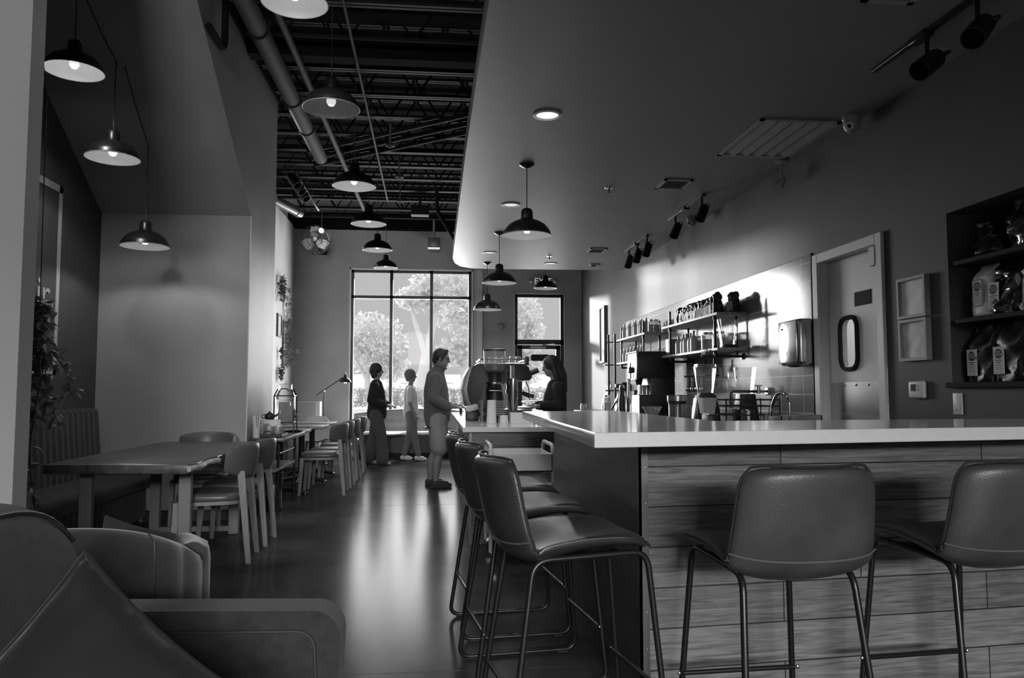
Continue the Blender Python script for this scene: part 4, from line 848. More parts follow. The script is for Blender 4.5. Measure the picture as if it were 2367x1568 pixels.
sb = B(); [sb.tube(p, .004, 5) for p in stems]; ob('stems', sb, leafm, t); ob('leaves', lf, leafm, t, 0); ob('leaves', ll, leafl, t, 0); ob('hanger', B().tube([(0, 0, 1.74), (0, -.02, 3.0), (0, -.4, 4.45)], .003, 5), blackp, t); ob('pot', B().lathe([(0, 1.62), (.07, 1.62), (.09, 1.74), (.08, 1.74), (0, 1.7)], (-.02, 0, 0), 20), blackp, t)
# ================================================================ drinks console against the pillar
t = thing('drinks_console', 'wood and black pipe console table against the pillar', 'console table', (-1.62, 8.33, 0))
ob('tabletop', B().bx(-.135, .19, -.62, .62, .715, .752, .004), wood_table, t); ob('shelf', B().bx(-.12, .10, -.55, .55, .415, .44, .003), wood_mid, t)
for x in (-.09, .085):
    for y in (-.34, .57):
        p = B().cyl((x, y, .02), (x, y, .715), .0125, seg=10)
        for z in (.02, .13, .43, .58, .70): p.lathe([(0, -.018), (.017, -.016), (.019, 0), (.017, .016), (0, .018)], (x, y, z), 10)
        ob('leg', p.lathe([(0, 0), (.032, 0), (.03, .008), (0, .012)], (x, y, 0), 12), blackm, t)
ob('rail', B().cyl((.085, -.34, .58), (.085, .57, .58), .009, seg=8), blackm, t); ob('rail', B().cyl((-.115, -.34, .13), (-.115, .57, .13), .009, seg=8).cyl((-.115, -.34, .58), (-.115, .57, .58), .009, seg=8), blackm, t)
t = thing('waste_bin', 'round steel waste bin with a black liner under the drinks console', 'bin', (-1.615, 8.17, 0))
ob('bin_body', B().lathe([(0, .0), (.088, 0), (.09, .37), (.084, .37), (.08, .02)], seg=28), steel, t); ob('foot_ring', B().lathe([(.09, .0), (.094, .0), (.094, .02), (.09, .02)], seg=28), rubber, t); r_ = random.Random(4); rings = []
for z, r in ((.24, .097), (.30, .098), (.38, .096), (.385, .08), (.33, .075)): rings.append([((r+r_.uniform(-.006, .006))*cos(2*pi*i/28), (r+r_.uniform(-.006, .006))*sin(2*pi*i/28), z+(.03*sin(i*.9) if z == .24 else 0)) for i in range(28)])
ob('bin_liner', B().loft(rings, False, False), blackp, t)
ZC = .752
t = thing('serving_tray', 'black serving tray of glasses on the drinks console', 'tray', (-1.60, 7.96, ZC)); ob('tray_base', B().bx(-.13, .13, -.17, .17, 0, .006).bx(-.13, .13, -.17, -.164, 0, .035).bx(-.13, .13, .164, .17, 0, .035).bx(-.13, -.124, -.17, .17, 0, .035).bx(.124, .13, -.17, .17, 0, .035), blackp, t, 0)
for s in (-1, 1): ob('handle', B().tube(fillet([(-.04, s*.172, .02), (-.04, s*.172, .06), (.04, s*.172, .06), (.04, s*.172, .02)], .02, 4), .004, 6), blackm, t)
def tumbler(label, loc, h=.09, r=.034, g='upturned glasses on the console tray'):
    return tag(ob('glass_tumbler', B().lathe([(0, .004), (r*.82, .004), (r, h), (r-.003, h), (r*.82-.003, .012), (0, .012)], loc, 20), jarglass), label, 'glass', g)
k = 0
LW = ('front', 'second', 'third', 'back')
for i, y in enumerate((7.85, 7.92, 8.0, 8.07)):
    for j, x in enumerate((-1.68, -1.60, -1.52)): tumbler('clear tumbler on the console tray, %s row, %s' % (LW[i], ('against the wall', 'middle of the row', 'on the aisle side')[j]), (x, y, ZC+.007), .10 if j else .12)
t = thing('straw_holder', 'holder of pale straws at the near end of the drinks console', 'holder', (-1.70, 7.75, ZC)); ob('cup', B().lathe([(0, 0), (.032, 0), (.036, .1), (.033, .1), (.03, .005)], seg=20), pottery, t); b = B(); r_ = random.Random(2)
for _ in range(16): a = r_.random()*6.28; b.cyl((.015*cos(a), .015*sin(a), .02), (.034*cos(a), .034*sin(a), .2+.02*r_.random()), .0035, seg=6)
ob('straws', b, paper, t)
t = thing('napkin_box', 'white napkin box behind the glasses on the drinks console', 'box', (-1.66, 8.20, ZC)); ob('box', B().bx(-.07, .09, -.06, .06, 0, .155, .006), white, t); ob('napkins', B().bx(-.05, .07, -.045, .045, .155, .16), paper, t)
t = thing('teapot', 'small dark teapot standing on the napkin box', 'teapot', (-1.67, 8.20, ZC+.161)); ob('body', B().lathe([(0, 0), (.035, 0), (.052, .025), (.045, .052), (.02, .066), (0, .066)], seg=22), blackp, t); ob('spout', B().tube([(.045, 0, .03), (.075, 0, .045), (.09, 0, .062)], .01, 8, radii=[.014, .009, .006]), blackp, t); ob('handle', B().tube([(-.045, 0, .05), (-.075, 0, .045), (-.075, 0, .02), (-.048, 0, .015)], .005, 6), blackp, t); ob('lid', B().lathe([(0, .064), (.024, .062), (.02, .07), (.006, .074), (.008, .084), (0, .086)], seg=16), blackp, t)
t = thing('water_dispenser', 'square glass water dispenser in a black iron stand on the console', 'dispenser', (-1.58, 8.56, ZC))
def sqring(w, z, r): return [(x, y, z) for x, y in rrect(-w, w, -w, w, r, 4)]
ob('jar', B().loft([sqring(.085, .125, .02), sqring(.092, .14, .025), sqring(.092, .38, .025), sqring(.07, .45, .025), sqring(.062, .455, .03), sqring(.062, .51, .03)], cap1=False), jarglass, t, 50); ob('water', B().loft([sqring(.083, .13, .02), sqring(.087, .36, .02)]), water, t, 50)
ob('lid', B().lathe([(0, .51), (.068, .51), (.066, .525), (.012, .53), (.016, .55), (0, .555)], seg=24), jarglass, t)
ob('tap', B().cyl((.09, -.03, .18), (.14, -.03, .18), .01, seg=10).cyl((.13, -.03, .15), (.13, -.03, .215), .009, seg=10).bx(.115, .145, -.034, -.026, .212, .22), chrome, t)
s_ = B()
for x in (-.1, .1):
    for y in (-.1, .1): s_.tube([(x*1.12, y*1.12, 0), (x, y, .12), (x, y, .40), (x*.7, y*.7, .47)], .007, 6)
for z in (.12, .40): s_.tube([(-.1, -.1, z), (.1, -.1, z), (.1, .1, z), (-.1, .1, z)], .006, 6, True)
ob('stand', s_, blackm, t); ob('carry_handle', B().tube([(-.05, -.085, .45), (-.03, -.1, .475), (.03, -.1, .475), (.05, -.085, .45)], .006, 6), blackm, t)
tag(ob('drip_tray', B().lathe([(0, .0), (.10, .0), (.12, .02), (.114, .02), (.096, .005), (0, .005)], (-1.55, 8.82, ZC), 28), blackm), 'round black drip tray at the far end of the console', 'tray')
# dried wreaths and plant frames on the far left wall
def wallplant(label, y, z, w, h, n, ring=False, frame=False, m=None, seed=1):
    t = thing('wall_plant', label, 'wall plant', (XB, y, z), 0, 'wall plants on the far left wall'); r_ = random.Random(seed); b = B()
    if frame: ob('backing_frame', B().bx(.0, .03, -w/2, w/2, -h/2, h/2), wood_mid, t, 0)
    for _ in range(n):
        if ring: a = r_.random()*6.28; y_, z_ = w/2*cos(a)*(.8+.3*r_.random()), h/2*sin(a)*(.85+.25*r_.random())
        else: y_, z_ = r_.uniform(-w/2, w/2), r_.uniform(-h/2, h/2)
        leafb(b, (.03+.03*r_.random(), y_, z_), (r_.uniform(.1, 1), r_.uniform(-1, 1), r_.uniform(-1, .7)), (0, 0, 1), r_.uniform(.05, .1), r_.uniform(.03, .05))
    if ring: ob('hoop', B().tube([(.02, w/2*cos(2*pi*i/24), h/2*sin(2*pi*i/24)) for i in range(24)], .008, 6, True), bark, t)
    ob('leaves', b, m or leafd, t, 0); return t
wallplant('dense oval wreath highest on the far left wall', 13.75, 2.98, .42, .40, 170, seed=1); wallplant('open twig wreath on the far left wall, below the oval wreath', 14.35, 2.78, .45, .58, 60, True, seed=2, m=leafl)
wallplant('large rectangular panel of dried leaves on the far left wall', 14.45, 2.07, .62, .80, 380, False, True, leafl, 3); wallplant('hanging bunch of dried stems low on the far left wall', 13.82, 1.55, .22, .22, 70, seed=4); wallplant('small dried bunch above the lower hanging one', 13.8, 1.86, .14, .14, 30, seed=5)
t = framed('slim dark window like frame on the far left wall among the wreaths', 13.62, 13.98, 2.14, 2.54, XB, paint_l, .035, -.03, fm=wood_mid)
# ================================================================ espresso station
ZL = .92
t = thing('espresso_machine', 'large dark espresso machine with a curved back on the lower counter', 'espresso machine', (.30, 7.75, ZL))
sidep = [(.06, .05), (.02, .15), (.0, .28), (.02, .42), (.07, .52), (.13, .555), (.60, .555), (.645, .52), (.68, .42), (.655, .395), (.42, .385), (.37, .34), (.35, .10), (.62, .09), (.64, .03), (.60, .03), (.10, .03)]
for y0 in (0., .72): ob('side_panel', B().prism(sidep, y0, y0+.03, 'y', .006), blackp, t, 30)
ob('body', B().prism([(x*.985+.006, z*.985) for x, z in sidep], .03, .72, 'y'), greysteel, t, 30)
ob('back_panel', B().prism([(.055, .09), (.0, .2), (-.02, .3), (-.002, .42), (.05, .52), (.085, .53), (.04, .42), (.02, .3), (.04, .2), (.09, .10)], -.01, .76, 'y', .004), greysteel, t, 40)
ob('cup_rail', B().tube(fillet([(.16, -.005, .60), (.62, -.005, .60), (.62, .75, .60), (.16, .75, .60)], .03, 4, True), .008, 8, True).bx(.14, .63, -.01, .755, .556, .566).cyl((.2, -.005, .56), (.2, -.005, .6), .006).cyl((.4, -.005, .56), (.4, -.005, .6), .006).cyl((.6, -.005, .56), (.6, -.005, .6), .006), steel, t)
ob('front_knob', B().cyl((.665, .05, .46), (.745, .05, .495), .025), blackp, t); ob('corner_post', B().bx(.60, .645, -.012, .03, .54, .625, .006), blackp, t)
for y in (.2, .5):
    g = ob('group_head', B().cyl((.50, y, .30), (.50, y, .39), .035, seg=20).cyl((.50, y, .26), (.50, y, .30), .04, seg=20), steel, t); ob('portafilter', B().cyl((.54, y, .285), (.60, y, .265), .011).cyl((.60, y, .268), (.72, y, .225), .016, .019), blackp, g)
ob('drip_tray', B().bx(.36, .68, .03, .72, .055, .12, .004), steel, t); ob('steam_wand', B().tube([(.62, .06, .38), (.645, .04, .32), (.66, .03, .20)], .006, 6), chrome, t)
for x in (.1, .58):
    for y in (.06, .69): ob('foot', B().cyl((x, y, 0), (x, y, .04), .02), rubber, t)
for i in range(6):
    x, y = .215+.068*i, .12+.05*(i % 2)
    tag(ob('glass_cup', B().lathe([(.022, .07), (.034, .0), (.031, .0), (.019, .066), (0, .068)], (.30+x, 7.75+y, ZL+.568), 18), jarglass), '%s of the upturned glass cups on top of the espresso machine, from the hopper side' % ('first', 'second', 'third', 'fourth', 'fifth', 'last')[i], 'glass', 'glass cups on the espresso machine')
t = thing('shot_glass', 'small handled glass cup on the drip tray of the espresso machine', 'glass', (.79, 7.95, ZL+.121)); ob('cup', B().lathe([(0, .0), (.024, 0), (.036, .075), (.033, .075), (.021, .006), (0, .006)], seg=20), jarglass, t)
t = thing('coffee_grinder', 'tall black coffee grinder with a clear bean hopper in front of the espresso machine', 'coffee grinder', (.565, 7.30, ZL))
ob('base', B().bx(-.10, .10, -.12, .12, 0, .035, .01), blackp, t); ob('body', B().lathe([(0, .03), (.085, .03), (.085, .22), (.07, .30), (.06, .36), (.065, .44), (.075, .46), (0, .46)], seg=28), blackp, t)
ob('side_plate', B().prism([(-.115, .0), (-.145, .02), (-.12, .36), (-.085, .38), (-.07, .03)], -.1, .1, 'y', .005), blackp, t); ob('hopper', B().lathe([(.05, .46), (.08, .475), (.098, .52), (.105, .66), (.102, .66), (.095, .522), (.076, .48)], seg=32), jarglass, t); ob('hopper_lid', B().lathe([(0, .66), (.107, .66), (.107, .672), (.09, .678), (0, .678)], seg=32), blackp, t); ob('beans', B().lathe([(0, .475), (.06, .478), (.092, .522), (.09, .535), (0, .545)], seg=28), beans, t)
ob('chute', B().cyl((0, -.07, .33), (0, -.10, .30), .03), blackp, t); ob('collar', B().lathe([(.062, .34), (.074, .345), (.074, .365), (.062, .37)], seg=28), chrome, t); ob('tray', B().bx(-.06, .06, -.14, -.05, .28, .292, .003), tray_l, t)
t = thing('dosing_funnel', 'steel funnel shaped doser beside the coffee grinder', 'doser', (.735, 7.25, ZL)); ob('doser_cup', B().lathe([(.0, .40), (.045, .40), (.045, .24), (.02, .12), (.016, .10), (0, .10)], seg=24), steel, t); ob('canister', B().cyl((-.02, .03, .40), (-.02, .03, .52), .034, seg=20), chrome, t); ob('stand', B().bx(-.05, .05, -.05, .05, 0, .012).bx(-.045, .045, .035, .05, .012, .3), blackp, t)
def pitcher(label, x, y, r=.042, h=.085):
    t = thing('milk_pitcher', label, 'pitcher', (x, y, ZL), 0, 'steel pitchers by the grinder'); ob('body', B().lathe([(0, 0), (r, 0), (r*1.02, h*.4), (r*.8, h*.8), (r*.92, h), (r*.86, h), (r*.74, h*.8), (r*.94, h*.1), (0, .005)], seg=22), steel, t); ob('handle', B().tube([(r*.9, 0, h*.85), (r*1.55, 0, h*.8), (r*1.5, 0, h*.25), (r, 0, h*.2)], .004, 6), steel, t)
for k, x in enumerate((.81, .91, 1.0)): pitcher('steel milk pitcher on the lower counter, %s' % ('next to the doser', 'between two others', 'nearest the white bar top')[k], x, 7.2+.04*k)
def cupstack(label, x, y, r, h, n): 
    t = thing('paper_cup_stack', label, 'cups', (x, y, ZL), 0, 'upturned white cup stacks'); b = B()
    ob('cup', B().lathe([(0, h), (r*.86, h), (r, .0), (r*.96, 0), (r*.8, h-.01)], seg=24), paper, t)
    for k in range(n): ob('cup_rim', B().tube([(r*1.0*cos(2*pi*i/24), r*sin(2*pi*i/24), .006+.012*k) for i in range(24)], .003, 5, True), paper, t)
cupstack('tall white cylinder of stacked cups on the lower counter', .495, 6.72, .043, .205, 1); cupstack('short white cup beside the tall cup stack', .60, 6.70, .04, .075, 1)
t = thing('straw_dispenser', 'white card box behind the cups on the lower counter', 'box', (.72, 6.78, ZL)); ob('box', B().bx(-.06, .12, -.05, .05, 0, .095, .003), paper, t, 0)
for k in range(8): tag(ob('saucer', B().lathe([(0, .004), (.03, .0), (.06, .008), (.062, .011), (.03, .006), (0, .008)], (.59, 6.95, ZL+.075+.0155*k), 28), ceramic), 'stacked saucer, %s from the top, beside the tall cup stack' % ORD[7-k], 'saucer', 'saucer stack')
tag(ob('saucer_stand', B().lathe([(0, 0), (.05, 0), (.02, .01), (.02, .06), (.04, .074), (0, .074)], (.59, 6.95, ZL), 24), steel), 'small steel stand under the saucer stack', 'stand')
r_ = random.Random(9); b = B()
for k in range(18): b.lathe([(.02*cos(0), -.002), (.024, 0), (.02, .002)], (.42+.012*sin(k*1.1), 6.88+.01*cos(k*1.7), ZL+.006+.0112*k), 14)
tag(ob('lid_column', b.cyl((.42, 6.88, ZL), (.42, 6.88, ZL+.2), .012), chrome), 'column of small shiny lids left of the tall cup stack', 'lids')
t = thing('condiment_shaker', 'small shaker by the counter edge near the standing man', 'shaker', (.33, 9.6, ZL)); ob('jar', B().lathe([(0, 0), (.018, 0), (.018, .06), (.012, .07), (0, .07)], seg=14), blackp, t); ob('cap', B().lathe([(0, .07), (.014, .07), (.014, .085), (0, .09)], seg=14), chrome, t)
t = thing('knock_box', 'low dark box left of the grinder', 'box', (.36, 7.45, ZL)); ob('bin', B().bx(-.06, .06, -.08, .08, 0, .09, .008), blackp, t); ob('cloth', B().box((0, 0, .12), (.13, .16, .06), (0, R(-14), 0), .02), pottery, t)
# ================================================================ pipe shelves with bags, jars and bottles
SX0, SX1 = 2.60, 2.895
def pipeshelf(label, y0, y1, zs, posts):
    t = thing('pipe_shelf', label, 'shelf', (0, 0, 0), 0, 'pipe shelves on the tiled wall')
    for z in zs: ob('board', B().bx(SX0, SX1, y0, y1, z-.026, z, .003, 1), wood_shelf, t, 0)
    for y in posts:
        p = B()
        for x in (SX0+.035,): p.cyl((x, y, zs[-1]-.06), (x, y, zs[0]+.16), .0125, seg=10)
        for z in zs:
            for dz in (-.045, .012): p.cyl((SX0+.035, y, z+dz-.012), (SX0+.035, y, z+dz+.012), .019, seg=10)
        p.tube(fillet([(SX0+.035, y, zs[-1]-.05), (SX0+.035, y, zs[-1]-.075), (SX1, y, zs[-1]-.075)], .03, 4), .0125, 10).cyl((SX1-.012, y, zs[-1]-.075), (SX1, y, zs[-1]-.075), .03)
        p.cyl((SX1-.05, y, zs[0]-.1), (SX1-.05, y, zs[0]+.16), .0125, seg=10).cyl((SX1-.05, y, zs[-1]-.06), (SX1-.05, y, zs[0]), .0125, seg=10)
        ob('post', p, blackm, t)
    return t
pipeshelf('near two tier pipe shelf with bags above and jars below', 6.95, 8.72, (1.935, 1.605), (7.1, 8.5)); pipeshelf('far two tier pipe shelf with rows of bottles', 9.46, 10.95, (1.935, 1.605), (9.62, 10.78))
r_ = random.Random(12); Z1, Z2 = 1.936, 1.606
for k in range(13):
    y = 8.46-.115*k; h = .175+.03*k/12+r_.uniform(-.01, .015); x = 2.70 + (.01 if k < 11 else .0)
    if k == 12: y = 7.02; x = 2.79
    if abs(y-7.1) < .05 or abs(y-8.5) < .05: x = 2.735
    t = thing('gift_bag', '%s small retail coffee bag on the top pipe shelf, counting from the far end' % ORD[k], 'coffee bag', (x, y, Z1), R(-90)+r_.uniform(-.3, .3), 'small coffee bags on the top pipe shelf')
    ob('bag', bagmesh(.094, .085, h, .88, 0, 30+k, .006), kraft, t, 75); ob('bag_label', B().box((0, -.046, h*.3), (.085, .004, h*.45)), kraftl, t, 0)
def bottle(label, x, y, z, h, r, m, group, capm=None):
    t = thing('syrup_bottle', label, 'bottle', (x, y, z), 0, group); ob('body', B().lathe([(0, 0), (r, 0), (r, h*.55), (r*.85, h*.68), (r*.36, h*.80), (r*.36, h*.95), (0, h*.95)], seg=18), m, t); ob('cap', B().lathe([(0, h*.93), (r*.42, h*.93), (r*.42, h), (0, h)], seg=12), capm or blackp, t); return t
def jar(label, x, y, z, h, r, group, fill=None):
    t = thing('glass_jar', label, 'jar', (x, y, z), 0, group); ob('jar', B().lathe([(0, 0.002), (r, .002), (r, h*.78), (r*.8, h*.86), (r*.8, h*.9), (r*.76, h*.9), (r*.76, h*.86), (r*.95, h*.76), (r*.95, .008), (0, .008)], seg=20), jarglass, t); ob('lid', B().lathe([(0, h*.9), (r*.85, h*.9), (r*.85, h*.98), (0, h)], seg=20), chrome, t)
    if fill: ob('contents', B().lathe([(0, .01), (r*.93, .01), (r*.93, h*.6), (0, h*.62)], seg=18), fill, t)
for k in range(8):
    y = 10.7-.15*k
    bottle('%s syrup bottle on the upper far pipe shelf, counting from the window end' % ORD[k], 2.66+.02*(k % 2), y, Z1, .20, .033, pottery, 'bottles on the upper far pipe shelf', steel)
jar('wide glass jar at the near end of the upper far pipe shelf', 2.75, 9.56, Z1, .17, .075, 'jars on the pipe shelves', pottery)
for k in range(6): bottle('%s syrup bottle on the lower far pipe shelf, counting from the window end' % ORD[k], 2.66, 10.7-.18*k, Z2, .19, .033, pottery, 'bottles on the lower far pipe shelf', steel)
for k, (y, h, r) in enumerate(((8.25, .19, .035), (8.08, .20, .035), (7.98, .20, .04), (7.85, .20, .034), (7.75, .215, .036))): bottle('%s white bottle on the lower near pipe shelf, counting from the far end' % ORD[k], 2.65, y, Z2, h, r, pottery, 'white bottles on the lower near pipe shelf', pottery)
for k, (y, h, r) in enumerate(((7.86, .17, .06), (7.60, .19, .085), (7.34, .18, .065))): jar('lidded glass jar on the lower near shelf, %s' % ('behind the white bottles', 'the widest one', 'nearest the pipe post')[k], 2.76, y, Z2, h, r, 'jars on the pipe shelves', pottery if k != 1 else kraftl)
tag(ob('cardboard_box', B().bx(2.63, 2.78, 8.55, 8.66, Z2+.001, Z2+.185, .003, 1), wood_mid, None, 0), 'upright box at the far end of the lower near pipe shelf', 'box')
t = thing('blender_jar', 'tall clear blender jar standing at the near end of the lower pipe shelf', 'jar', (2.74, 6.985+.06, Z2)); ob('jar', B().loft([sqring(.06, .03, .02), sqring(.085, .27, .03)], cap1=False), jarglass, t, 50); ob('base', B().loft([sqring(.062, 0.001, .02), sqring(.062, .03, .02)]), blackp, t, 50); ob('handle', B().tube([(0, -.08, .25), (0, -.12, .24), (0, -.11, .08), (0, -.066, .06)], .01, 8), jarglass, t)
# pipe ladder rack at the far end
t = thing('pipe_ladder', 'black pipe ladder rack standing at the far end of the back counter', 'rack', (2.60, 11.25, .91)); b = B()
for x, y in ((-.02, .12), (.03, -.08)): ob('upright', B().cyl((x, y, 0), (x, y, 1.13), .0155, seg=10), blackm, t)
for z in (.30, .68, 1.02): ob('rung', B().cyl((-.06, .16, z), (.27, -.1, z), .010, seg=8), blackm, t)
# ================================================================ things on the back counter
ZK = .912
t = thing('cutting_board', 'pale cutting board leaning at the far end of the back counter', 'board', (2.64, 12.02, ZK+.004)); t.rotation_euler = (0, R(14), 0); ob('board', B().bx(-.01, .01, -.17, .17, .0, .40, .008), white, t); ob('hanging_loop', B().tube([(0, -.03, .40), (0, 0, .455), (0, .03, .40)], .004, 6), blackp, t)
t = thing('coffee_brewer', 'tall black batch coffee brewer on the back counter', 'coffee brewer', (2.52, 8.95, ZK)); ob('column', B().bx(-.05, .24, -.21, .21, 0, .74, .012), blackp, t); ob('head', B().bx(-.20, .24, -.22, .22, .44, .74, .012), blackp, t); ob('front_panel', B().bx(-.212, -.198, -.21, .21, .42, .73, .004), steel, t); ob('base', B().bx(-.2, .24, -.22, .22, 0, .05, .006), blackp, t); ob('top_edge', B().bx(-.22, .245, -.225, .225, .738, .748), greysteel, t)
ob('spout', B().cyl((-.13, 0, .44), (-.13, 0, .36), .05, .03), blackp, t); ob('clamp', B().bx(-.26, -.2, -.05, .03, .50, .57, .008).bx(-.24, -.225, -.02, 0, .44, .62), blackp, t); ob('sight_tube', B().cyl((-.215, .14, .2), (-.215, .14, .44), .02), steel, t)
for k in range(2): ob('server', B().lathe([(0, .06), (.06, .06), (.065, .2), (.05, .28), (.055, .3), (0, .3)], (-.12, -.10+.2*k, 0), 20), steel, t)
t = thing('timer', 'small pale kitchen timer with a grey display propped before the black brewer', 'timer', (2.28, 8.52, ZK+.252)); ob('case', B().box((0, 0, .055), (.02, .085, .11), bev=.009), whitep, t); ob('display', B().box((-.011, 0, .07), (.003, .055, .035)), greyp, t)
tag(ob('steel_caddy', B().bx(2.22, 2.40, 8.30, 8.62, ZK+.001, ZK+.25, .004, 1), blackp, None, 0), 'black caddy block before the brewer carrying steel canisters', 'caddy')
for k in range(4): tag(ob('steel_canister', B().lathe([(0, 0), (.035, 0), (.035, .1), (.037, .104), (.031, .104), (.03, .01), (0, .01)], (2.345, 8.34+.078*k, ZK+.252), 18), steel), 'steel canister on the black caddy, %s from the near end' % ORD[k], 'canister', 'steel canisters on the caddy')
bottle('clear squeeze bottle in front of the brewer caddy, far one', 2.27, 8.78, ZK, .20, .03, jarglass, 'squeeze bottles before the brewer'); bottle('white squeeze bottle in front of the brewer caddy', 2.27, 8.71, ZK, .22, .032, pottery, 'squeeze bottles before the brewer', pottery)
t = thing('airpot', 'steel airpot with a black lid left of the brewer', 'airpot', (2.38, 9.55, ZK)); ob('body', B().lathe([(0, 0), (.075, 0), (.075, .26), (.06, .30), (0, .30)], seg=26), steel, t); ob('lid', B().lathe([(0, .30), (.078, .30), (.08, .36), (.05, .40), (0, .40)], seg=26).bx(-.13, -.03, -.03, .03, .33, .38, .01), blackp, t)
t = thing('milk_jug', 'white plastic jug with a wire handle among the far bottles', 'jug', (2.40, 9.9, ZK)); ob('body', B().loft([sqring(.07, 0, .02), sqring(.07, .17, .02), sqring(.04, .23, .02), sqring(.04, .25, .02)]), pottery, t, 50); ob('handle', B().tube([(0, -.045, .25), (0, -.035, .31), (0, .035, .31), (0, .045, .25)], .004, 6), blackm, t); ob('cap', B().cyl((0, 0, .25), (0, 0, .275), .03), blackp, t)
t = thing('pour_over_flask', 'hourglass glass coffee flask with a leaning black scoop before the airpot', 'flask', (2.26, 9.35, ZK)); ob('flask', B().lathe([(0, .002), (.065, .002), (.07, .03), (.03, .12), (.028, .14), (.05, .21), (.047, .21), (.025, .14), (.066, .03), (0, .008)], seg=22), jarglass, t); ob('scoop', B().tube([(-.08, .12, .07), (-.02, .03, .19)], .012, 8), blackp, t); ob('base', B().lathe([(0, -.0), (.06, 0), (.05, .012), (0, .012)]), blackp, t)
for k, (x, y, h, l) in enumerate(((2.28, 10.15, .24, 'squat pale bottle by the pipe ladder'), (2.30, 10.35, .20, 'small dark jar by the pipe ladder'), (2.3, 11.9, .1, 'small pale tub beside the cutting board'))):
    jar(l, x, y, ZK, h, .05, 'jars on the far back counter', (pottery, blackp, pottery)[k])
t = thing('tall_bottle', 'dark tall carafe standing against the black brewer', 'carafe', (2.23, 9.13, ZK)); ob('body', B().lathe([(0, 0), (.04, 0), (.04, .2), (.025, .27), (.03, .33), (0, .33)], seg=18), blackp, t); ob('lid', B().lathe([(0, .33), (.032, .33), (.028, .36), (0, .365)], seg=16), chrome, t)
tag(ob('mixing_bowl', B().lathe([(0, 0), (.05, 0), (.06, .008), (.105, .10), (.10, .10), (.055, .014), (0, .012)], (2.27, 7.98, ZK+.03), 30), jarglass), 'clear mixing bowl at the front of the back counter', 'bowl')
tag(ob('bowl_board', B().bx(2.17, 2.40, 7.82, 8.14, ZK-.0, ZK+.028, .004, 1), blackp, None, 0), 'dark board under the clear mixing bowl', 'board')
# portioning: bain marie, spoons, blender, drying rack, scale
t = thing('steel_pot', 'round stainless pot with a rolled collar on the back counter', 'pot', (2.36, 7.42, ZK)); ob('pot', B().lathe([(0, 0), (.082, 0), (.084, .19), (.096, .195), (.096, .245), (.103, .25), (.09, .252), (.086, .2), (.078, .01), (0, .01)], seg=32), steel, t); ob('collar', B().lathe([(.084, .165), (.09, .17), (.09, .19), (.084, .195)], seg=32), blackp, t)
t = thing('utensil_rail', 'black rail hung with a row of measuring spoons under the pipe shelf', 'rack', (2.74, 8.0, 1.36)); ob('rail', B().tube([(0, -.33, .0), (0, .33, .0)], .009, 8).cyl((0, -.3, 0), (.16, -.3, 0), .007).cyl((0, .3, 0), (.16, .3, 0), .007), blackm, t)
for k in range(8): tag(ob('hanging_spoon', B().cyl((2.74, 7.72+.075*k, 1.25), (2.74, 7.72+.075*k, 1.345), .006, seg=8).ball((2.74, 7.72+.075*k, 1.225), (.022, .026, .03), 12).tube([(2.74, 7.72+.075*k, 1.345), (2.73, 7.72+.075*k, 1.372)], .003, 5), steel if k % 2 else blackp), 'hanging measuring spoon, %s from the near end of the rail' % ORD[k], 'spoon', 'spoons on the rail')
for k in range(2): t = thing('hanging_whisk', ('black bottle brush hanging above the spoon rail, far one', 'black bottle brush hanging above the spoon rail, near one')[k], 'brush', (2.80, 7.85-.28*k, 1.40), 0, 'brushes under the shelf'); ob('handle', B().cyl((0, 0, .05), (0, 0, .13), .012), blackp, t); ob('bristles', B().lathe([(0, 0), (.03, .0), (.034, .02), (.03, .06), (0, .065)], seg=14), rubber, t)
t = thing('blender', 'countertop blender with a clear jug and black handle on the back counter', 'blender', (2.36, 6.62, ZK)); ob('motor_base', B().loft([sqring(.105, 0, .03), sqring(.10, .13, .03), sqring(.075, .255, .03)]), blackp, t, 50); ob('side_panel', B().box((-.098, 0, .12), (.012, .1, .22), (0, R(7), 0), .004), steel, t); ob('jug', B().loft([sqring(.055, .262, .02), sqring(.085, .50, .03)], cap1=False), jarglass, t, 50); ob('jug_lid', B().loft([sqring(.084, .50, .03), sqring(.08, .525, .03)]), jarglass, t, 50); ob('jug_collar', B().loft([sqring(.06, .255, .02), sqring(.06, .275, .02)]), blackp, t, 50); ob('handle', B().tube(fillet([(.05, -.06, .49), (.10, -.12, .50), (.09, -.11, .32), (.05, -.05, .30)], .04, 5), .011, 8), jarglass, t)
t = thing('blender', 'second clear blender jug further right against the tiles', 'blender', (2.74, 6.66, ZK)); ob('jug', B().loft([sqring(.055, .27, .02), sqring(.085, .50, .03)], cap1=False), jarglass, t, 50); ob('motor_base', B().loft([sqring(.10, 0, .03), sqring(.07, .265, .03)]), blackp, t, 50); ob('handle', B().tube(fillet([(-.05, .05, .49), (-.12, .10, .50), (-.11, .09, .32), (-.05, .05, .30)], .04, 5), .011, 8), jarglass, t); ob('badge', B().ball((-.084, 0, .41), (.003, .014, .014), 12), blackp, t)
t = thing('kitchen_scale', 'black scale with a pale trapezoid tub standing on it', 'scale', (2.235, 6.20, ZK)); ob('body', B().bx(-.03, .05, -.09, .09, 0, .10, .01), blackp, t); ob('platform', B().bx(-.025, .045, -.08, .08, .10, .106), steel, t)
tag(ob('plastic_tub', B().loft([[(2.225+x, 6.20+y, ZK+.107) for x, y in rrect(-.045, .045, -.055, .055, .012, 4)], [(2.225+x, 6.20+y, ZK+.235) for x, y in rrect(-.06, .06, -.075, .075, .014, 4)]]), mat('tub', .42, .5), None, 50), 'pale flared tub standing on the black scale', 'tub')
t = thing('drying_rack', 'black wire rack holding small pots by the sink', 'rack', (2.50, 5.95+.27, ZK)); b = B()
